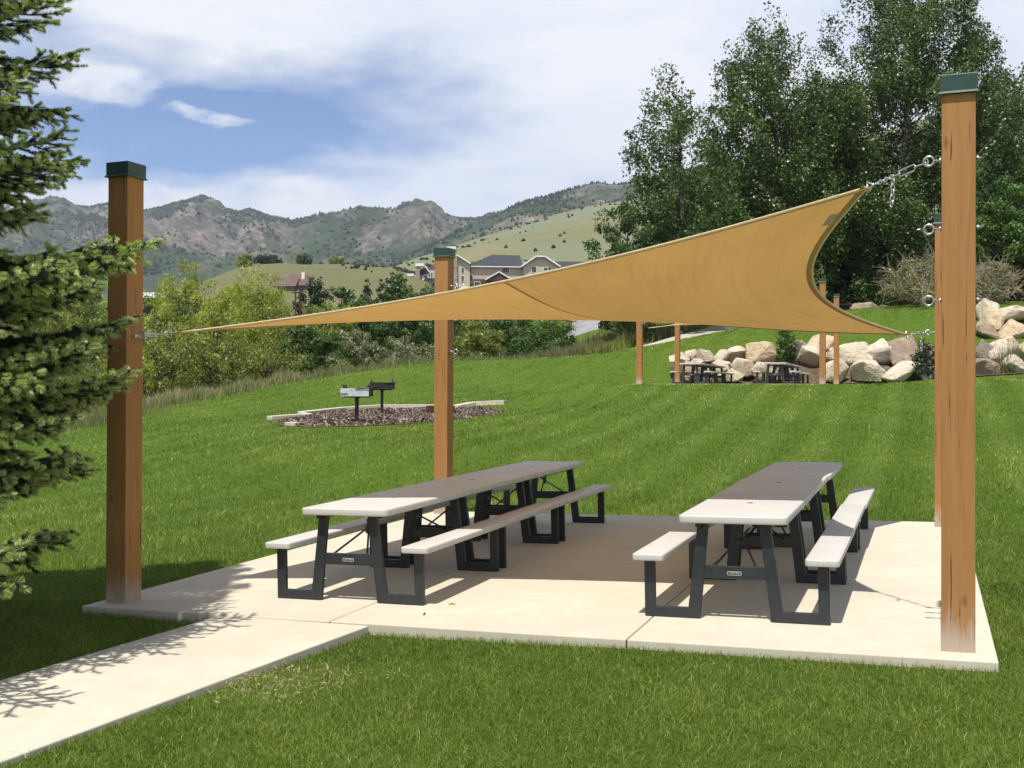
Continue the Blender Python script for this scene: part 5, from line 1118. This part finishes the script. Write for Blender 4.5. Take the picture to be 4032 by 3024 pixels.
for k, (px, yt, w, d, m, lab) in enumerate(((1050, 1008, 120, 520, L_DARK, 'dark green bush clump on the crest of the meadow hill'), (1195, 1003, 70, 520, L_MID, 'rounded green bush on the meadow hill crest, middle one'), (1325, 1012, 60, 520, L_OLIVE, 'olive bush on the meadow hill crest nearest the lodge'), (965, 1005, 60, 500, L_OLIVE, 'thin pale tree on the left shoulder of the meadow hill'))):
    x = (px - 2016) / FPX * d; zb = float(surf(EX_, EY_, EZ, np.array([x]), np.array([d]))[0]) - .6; H = zat(yt, d) - zb; R = w / 2 / FPX * d
    make_tree('hill_bush', lab, 'bush', (x, d, zb), H, R, m, M_BARKD, 90, 4200, .75, 150 + k, 'round', group=GM, z0=.08, rc=.42)

# ------------------------------------------------------------------ buildings
M_STUCCO = simple('beige_stucco', (.42, .37, .28), (.47, .415, .32), .4, .95); M_ROOF = simple('charcoal_shingle', (.040, .043, .050), (.060, .063, .070), .8, .9, .1); M_FASCIA = simple('white_fascia', (.66, .64, .59), (.72, .70, .66), 2, .7)
M_STONE = simple('chimney_stone', (.17, .135, .10), (.42, .35, .27), 1.8, .95); M_PANE = simple('dark_window', (.03, .032, .036), (.06, .06, .065), .5, .2, .5); M_TIMB = simple('brown_timber', (.055, .025, .016), (.09, .045, .028), 1, .8); M_BROOF = simple('brown_shingle', (.10, .065, .055), (.14, .09, .075), .6, .9); M_METROOF = simple('pale_metal_roof', (.40, .43, .42), (.52, .55, .54), .5, .5); M_GREY = simple('grey_siding', (.12, .115, .12), (.17, .165, .165), .5, .9)
LD = 400.; LC = at(1982, 1141, LD); KU = .482 / FPX * LD
lodge = empty('lodge_building', tuple(LC)); tag(lodge, 'large beige lodge with charcoal hipped roofs and stone chimneys on the hill', 'building')
def U(u, v, y=0.): return ((u - 1000) * KU, y, (500 - v) * KU)
def lwall(us, v0, v1, y, dep, m=M_STUCCO, name='wall', gable=None):
    g = MB(); p = [(U(us[0], v1)[0], U(us[0], v1)[2]), (U(us[1], v1)[0], U(us[1], v1)[2])]
    top = [(U(a, b_)[0], U(a, b_)[2]) for a, b_ in (gable or [(us[1], v0), (us[0], v0)])]
    g.prism(p + top, y, y + dep, 'y'); return g.build(name, m, lodge)
def lroof(poly, name='roof', m=M_ROOF):   # closed roof solid from (u,v,y) corner rings: eaves ring then ridge points
    g = MB(); g.add([U(*p) for p in poly[0]], poly[1]); return g.build(name, m, lodge)
def lwin(u0, u1, v0, v1, y):
    g = MB(); a, b_ = U(u0, v0, y), U(u1, v1, y); g.box(((a[0] + b_[0]) / 2, y - .06, (a[2] + b_[2]) / 2), (b_[0] - a[0] + .36, .12, a[2] - b_[2] + .36)); f = g.build('window', M_FASCIA, lodge)
    g = MB(); g.box(((a[0] + b_[0]) / 2, y - .10, (a[2] + b_[2]) / 2), (b_[0] - a[0], .12, a[2] - b_[2])); g.build('pane', M_PANE, f)
def strip(pts, y, w=.5, m=M_FASCIA, name='fascia'):
    g = MB()
    for (a, b_) in zip(pts[:-1], pts[1:]):
        p, q = np.array(U(*a)), np.array(U(*b_)); d = q - p; d /= np.linalg.norm(d); up = np.array([-d[2], 0, d[0]]) * (1 if d[0] > 0 else -1) * w / 2
        g.add([p - up + [0, y - .35, 0], q - up + [0, y - .35, 0], q + up + [0, y - .35, 0], p + up + [0, y - .35, 0], p - up + [0, y, 0], q - up + [0, y, 0], q + up + [0, y, 0], p + up + [0, y, 0]], [(0, 1, 2, 3), (7, 6, 5, 4), (0, 4, 5, 1), (2, 6, 7, 3), (1, 5, 6, 2), (0, 3, 7, 4)])
    return g.build(name, m, lodge)
lwall((690, 1158), 306, 700, 0, 22)
lroof(([(680, 312, -.8), (1165, 316, -.8), (1165, 316, 23), (680, 312, 23), (905, 182, 11), (1135, 188, 11)], [(0, 1, 5, 4), (1, 2, 5), (2, 3, 4, 5), (3, 0, 4), (3, 2, 1, 0)]))
strip([(680, 312), (1150, 316)], -.8, .35)
lwall((1160, 1445), 318, 700, -4, 20, gable=[(1445, 316), (1335, 248), (1262, 248), (1160, 316)])
lroof(([(1143, 322, -4.9), (1262, 240, -4.9), (1337, 240, -4.9), (1462, 322, -4.9), (1143, 322, 12), (1262, 240, 12), (1337, 240, 12), (1462, 322, 12), (1143, 330, -4.9), (1262, 248, -4.9), (1337, 248, -4.9), (1462, 330, -4.9), (1143, 330, 12), (1262, 248, 12), (1337, 248, 12), (1462, 330, 12)],
       [(0, 1, 5, 4), (1, 2, 6, 5), (2, 3, 7, 6), (8, 12, 13, 9), (9, 13, 14, 10), (10, 14, 15, 11), (0, 8, 9, 1), (1, 9, 10, 2), (2, 10, 11, 3), (4, 5, 13, 12), (5, 6, 14, 13), (6, 7, 15, 14), (0, 4, 12, 8), (3, 11, 15, 7)]))
strip([(1143, 322), (1262, 240), (1337, 240), (1462, 322)], -4.95, .5)
lwall((1445, 2100), 330, 700, 3, 16); lroof(([(1440, 336, 2), (2110, 336, 2), (2110, 336, 20), (1440, 336, 20), (1150, 222, 11), (1400, 236, 11), (2100, 240, 11)], [(0, 1, 6, 5), (0, 5, 4), (1, 2, 6), (2, 3, 4, 5, 6), (3, 0, 4), (3, 2, 1, 0)]))
lwall((600, 728), 300, 700, -3, 14, gable=[(728, 300), (625, 232), (560, 300), (600, 300)] if False else [(728, 296), (640, 238), (600, 262)])
lroof(([(618, 224, -3.8), (735, 296, -3.8), (735, 296, 9), (618, 224, 9), (618, 232, -3.8), (735, 304, -3.8), (735, 304, 9), (618, 232, 9), (520, 296, -3.8), (520, 296, 9), (520, 304, -3.8), (520, 304, 9)], [(0, 1, 2, 3), (4, 7, 6, 5), (0, 4, 5, 1), (1, 5, 6, 2), (0, 3, 9, 8), (8, 9, 11, 10), (0, 8, 10, 4), (4, 10, 11, 7), (3, 2, 6, 7), (3, 7, 11, 9)]))
strip([(618, 224), (735, 297)], -3.9, .45); lroof(([(660, 296, 4), (900, 296, 4), (900, 296, 20), (660, 296, 20), (640, 238, 12), (880, 238, 12)], [(0, 1, 5, 4), (1, 2, 5), (2, 3, 4, 5), (3, 0, 4), (3, 2, 1, 0)]))
g = MB(); g.box(((610 - 1000) * KU, -3.6, (500 - 420) * KU), (33 * KU, 1.1, 480 * KU)); ch = g.build('chimney', M_STONE, lodge); g = MB(); g.box(((578 - 1000) * KU, -3.4, (500 - 172) * KU), (74 * KU, 2.4, 22 * KU)); g.build('chimney_cap', M_FASCIA, ch)
lwall((440, 600), 330, 700, 10, 14); lroof(([(330, 340, 6), (620, 340, 6), (620, 340, 24), (330, 340, 24), (420, 246, 14), (620, 246, 14)], [(0, 1, 5, 4), (1, 2, 5), (2, 3, 4, 5), (3, 0, 4), (3, 2, 1, 0)]))
lwall((285, 442), 385, 700, 5, 16, gable=[(442, 330), (385, 330), (355, 314), (318, 330), (285, 378)])
strip([(262, 388), (318, 318), (357, 303), (384, 342)], 4.6, .4); lroof(([(262, 388, 4.6), (318, 318, 4.6), (357, 303, 4.6), (384, 342, 4.6), (262, 388, 20), (318, 318, 20), (357, 303, 20), (384, 342, 20), (262, 394, 4.6), (384, 348, 4.6), (262, 394, 20), (384, 348, 20)], [(0, 1, 5, 4), (1, 2, 6, 5), (2, 3, 7, 6), (0, 8, 9, 3, 2, 1), (4, 5, 6, 7, 11, 10), (0, 4, 10, 8), (3, 9, 11, 7), (8, 10, 11, 9)]))
g = MB(); g.box(((291 - 1000) * KU, 4.2, (500 - 420) * KU), (36 * KU, 1.1, 260 * KU)); ch = g.build('chimney', M_STONE, lodge); g = MB(); g.box(((309 - 1000) * KU, 4.4, (500 - 289) * KU), (70 * KU, 2.2, 24 * KU)); g.build('chimney_cap', M_FASCIA, ch)
g = MB(); g.box(((233 - 1000) * KU, 4.6, (500 - 372) * KU), (58 * KU, 2.2, 20 * KU)); g.build('porch_roof', M_FASCIA, lodge); lwall((215, 252), 382, 700, 5, 4, M_STONE, 'stone_pier')
lroof(([(315, 446, 2), (352, 400, 2), (445, 404, 2), (445, 446, 2), (315, 446, 5), (352, 400, 5), (445, 404, 5), (445, 446, 5)], [(0, 1, 2, 3), (7, 6, 5, 4), (0, 4, 5, 1), (1, 5, 6, 2), (2, 6, 7, 3), (3, 7, 4, 0)]), 'porch_roof'); strip([(318, 448), (352, 404)], 1.9, .35)
lwall((380, 442), 448, 700, 3, 2, M_TIMB, 'porch'); lwall((757, 900), 416, 700, -1.0, 1.0, M_TIMB, 'porch')
lroof(([(858, 430, -6), (966, 368, -6), (1072, 430, -6), (858, 430, -.9), (966, 368, -.9), (1072, 430, -.9), (858, 438, -6), (1072, 438, -6), (858, 438, -.9), (1072, 438, -.9)], [(0, 1, 4, 3), (1, 2, 5, 4), (0, 6, 7, 2, 1), (3, 4, 5, 9, 8), (6, 8, 9, 7), (0, 3, 8, 6), (2, 7, 9, 5)]), 'porch_roof', M_TIMB); strip([(856, 432), (966, 368), (1074, 432)], -6.1, .4)
for q in ((988, 1014, 316, 362, 0), (1019, 1046, 318, 361, 0), (722, 740, 326, 364, 0), (722, 732, 382, 430, 0), (736, 747, 380, 428, 0), (722, 748, 450, 474, 0), (660, 680, 328, 370, -3), (660, 680, 394, 440, -3), (1230, 1267, 322, 366, -4), (1328, 1356, 327, 350, -4), (1363, 1384, 328, 352, -4), (765, 808, 438, 470, -1.0), (318, 328, 380, 420, 5), (345, 356, 376, 400, 5), (360, 372, 372, 396, 5), (400, 412, 350, 390, 5), (1420, 1436, 340, 372, -4), (600 + 20, 600 + 34, 340, 380, -3)): lwin(*q)
for u in (822, 1417): g = MB(); g.tube([U(u, 262, 6), U(u, 192, 6)], .12, 6); g.tube([U(u, 205, 6), U(u, 197, 6)], .22, 6); g.build('vent_pipe', M_STEEL, lodge)
def house(px, y, d, w, h, dep, roofh, label, wallm, roofm, name='house_building', rz=0., chim=True):
    p = at(px, y, d); r = empty(name, tuple(p), rz); tag(r, label, 'building')
    g = MB(); g.box((0, dep / 2, -h / 2 - 3), (w, dep, h + 6)); wl = g.build('wall', wallm, r)
    g = MB(); g.prism([(-w / 2 - .6, -.1), (w / 2 + .6, -.1), (w / 2 - .5, roofh), (-w / 2 + .5, roofh)] if False else [(-.8, -.1), (dep + .8, -.1), (dep * .5, roofh)], -w / 2 - .6, w / 2 + .6, 'x'); g.build('roof', roofm, r)
    for k in range(3): g = MB(); g.box((-w * .32 + k * w * .32, -.05, -h * .45), (w * .14, .16, h * .4)); g.build('window', M_PANE, r)
    if chim: g = MB(); g.box((w * .12, dep * .3, roofh * .66), (.8, .8, roofh * .95)); g.build('chimney', M_FASCIA, r)
house(1118, 1126, 300, 5.2, 4, 9, 2.6, 'dark gabled house with brown roof below the meadow hill, left half', M_GREY, M_BROOF, rz=.0, chim=False)
house(1180, 1123, 303, 5.6, 4, 10, 3.4, 'brown roofed house with pale chimney among trees below the meadow hill', M_GREY, M_BROOF, rz=.1)
house(585, 1172, 150, 3.0, 2.5, 5, .9, 'small building with pale metal roof right of the spruce side post', M_GREY, M_METROOF, rz=.2, chim=False)
# brown timber frame beside the willows
p = at(1172, 1228, 88); r = empty('timber_trellis', tuple(p)); tag(r, 'brown timber post frame standing among the trees left of the dark oval tree', 'trellis')
for x in (-.17, .17): g = MB(); g.box((x, 0, -1.2), (.10, .12, 5.6)); g.build('upright', M_TIMB, r)
g = MB()
for k in range(5): g.box((0, 0, 1.5 - k * .42), (.9 if k == 0 else .24, .08, .10))
g.build('crossbar', M_TIMB, r)

# ------------------------------------------------------------------ air
hm = bpy.data.materials.new('air'); hm.use_nodes = True; nt = hm.node_tree; nt.nodes.clear()
out = nt.nodes.new('ShaderNodeOutputMaterial'); pv = nt.nodes.new('ShaderNodeVolumePrincipled'); pv.inputs['Color'].default_value = (.78, .86, 1.0, 1); pv.inputs['Density'].default_value = 0.9e-4; pv.inputs['Anisotropy'].default_value = .2
nt.links.new(pv.outputs[0], out.inputs['Volume'])
g = MB(); g.box((0, 2000, 405), (9000, 9000, 840)); hz = g.build('haze', hm); tag(hz, kind='stuff')
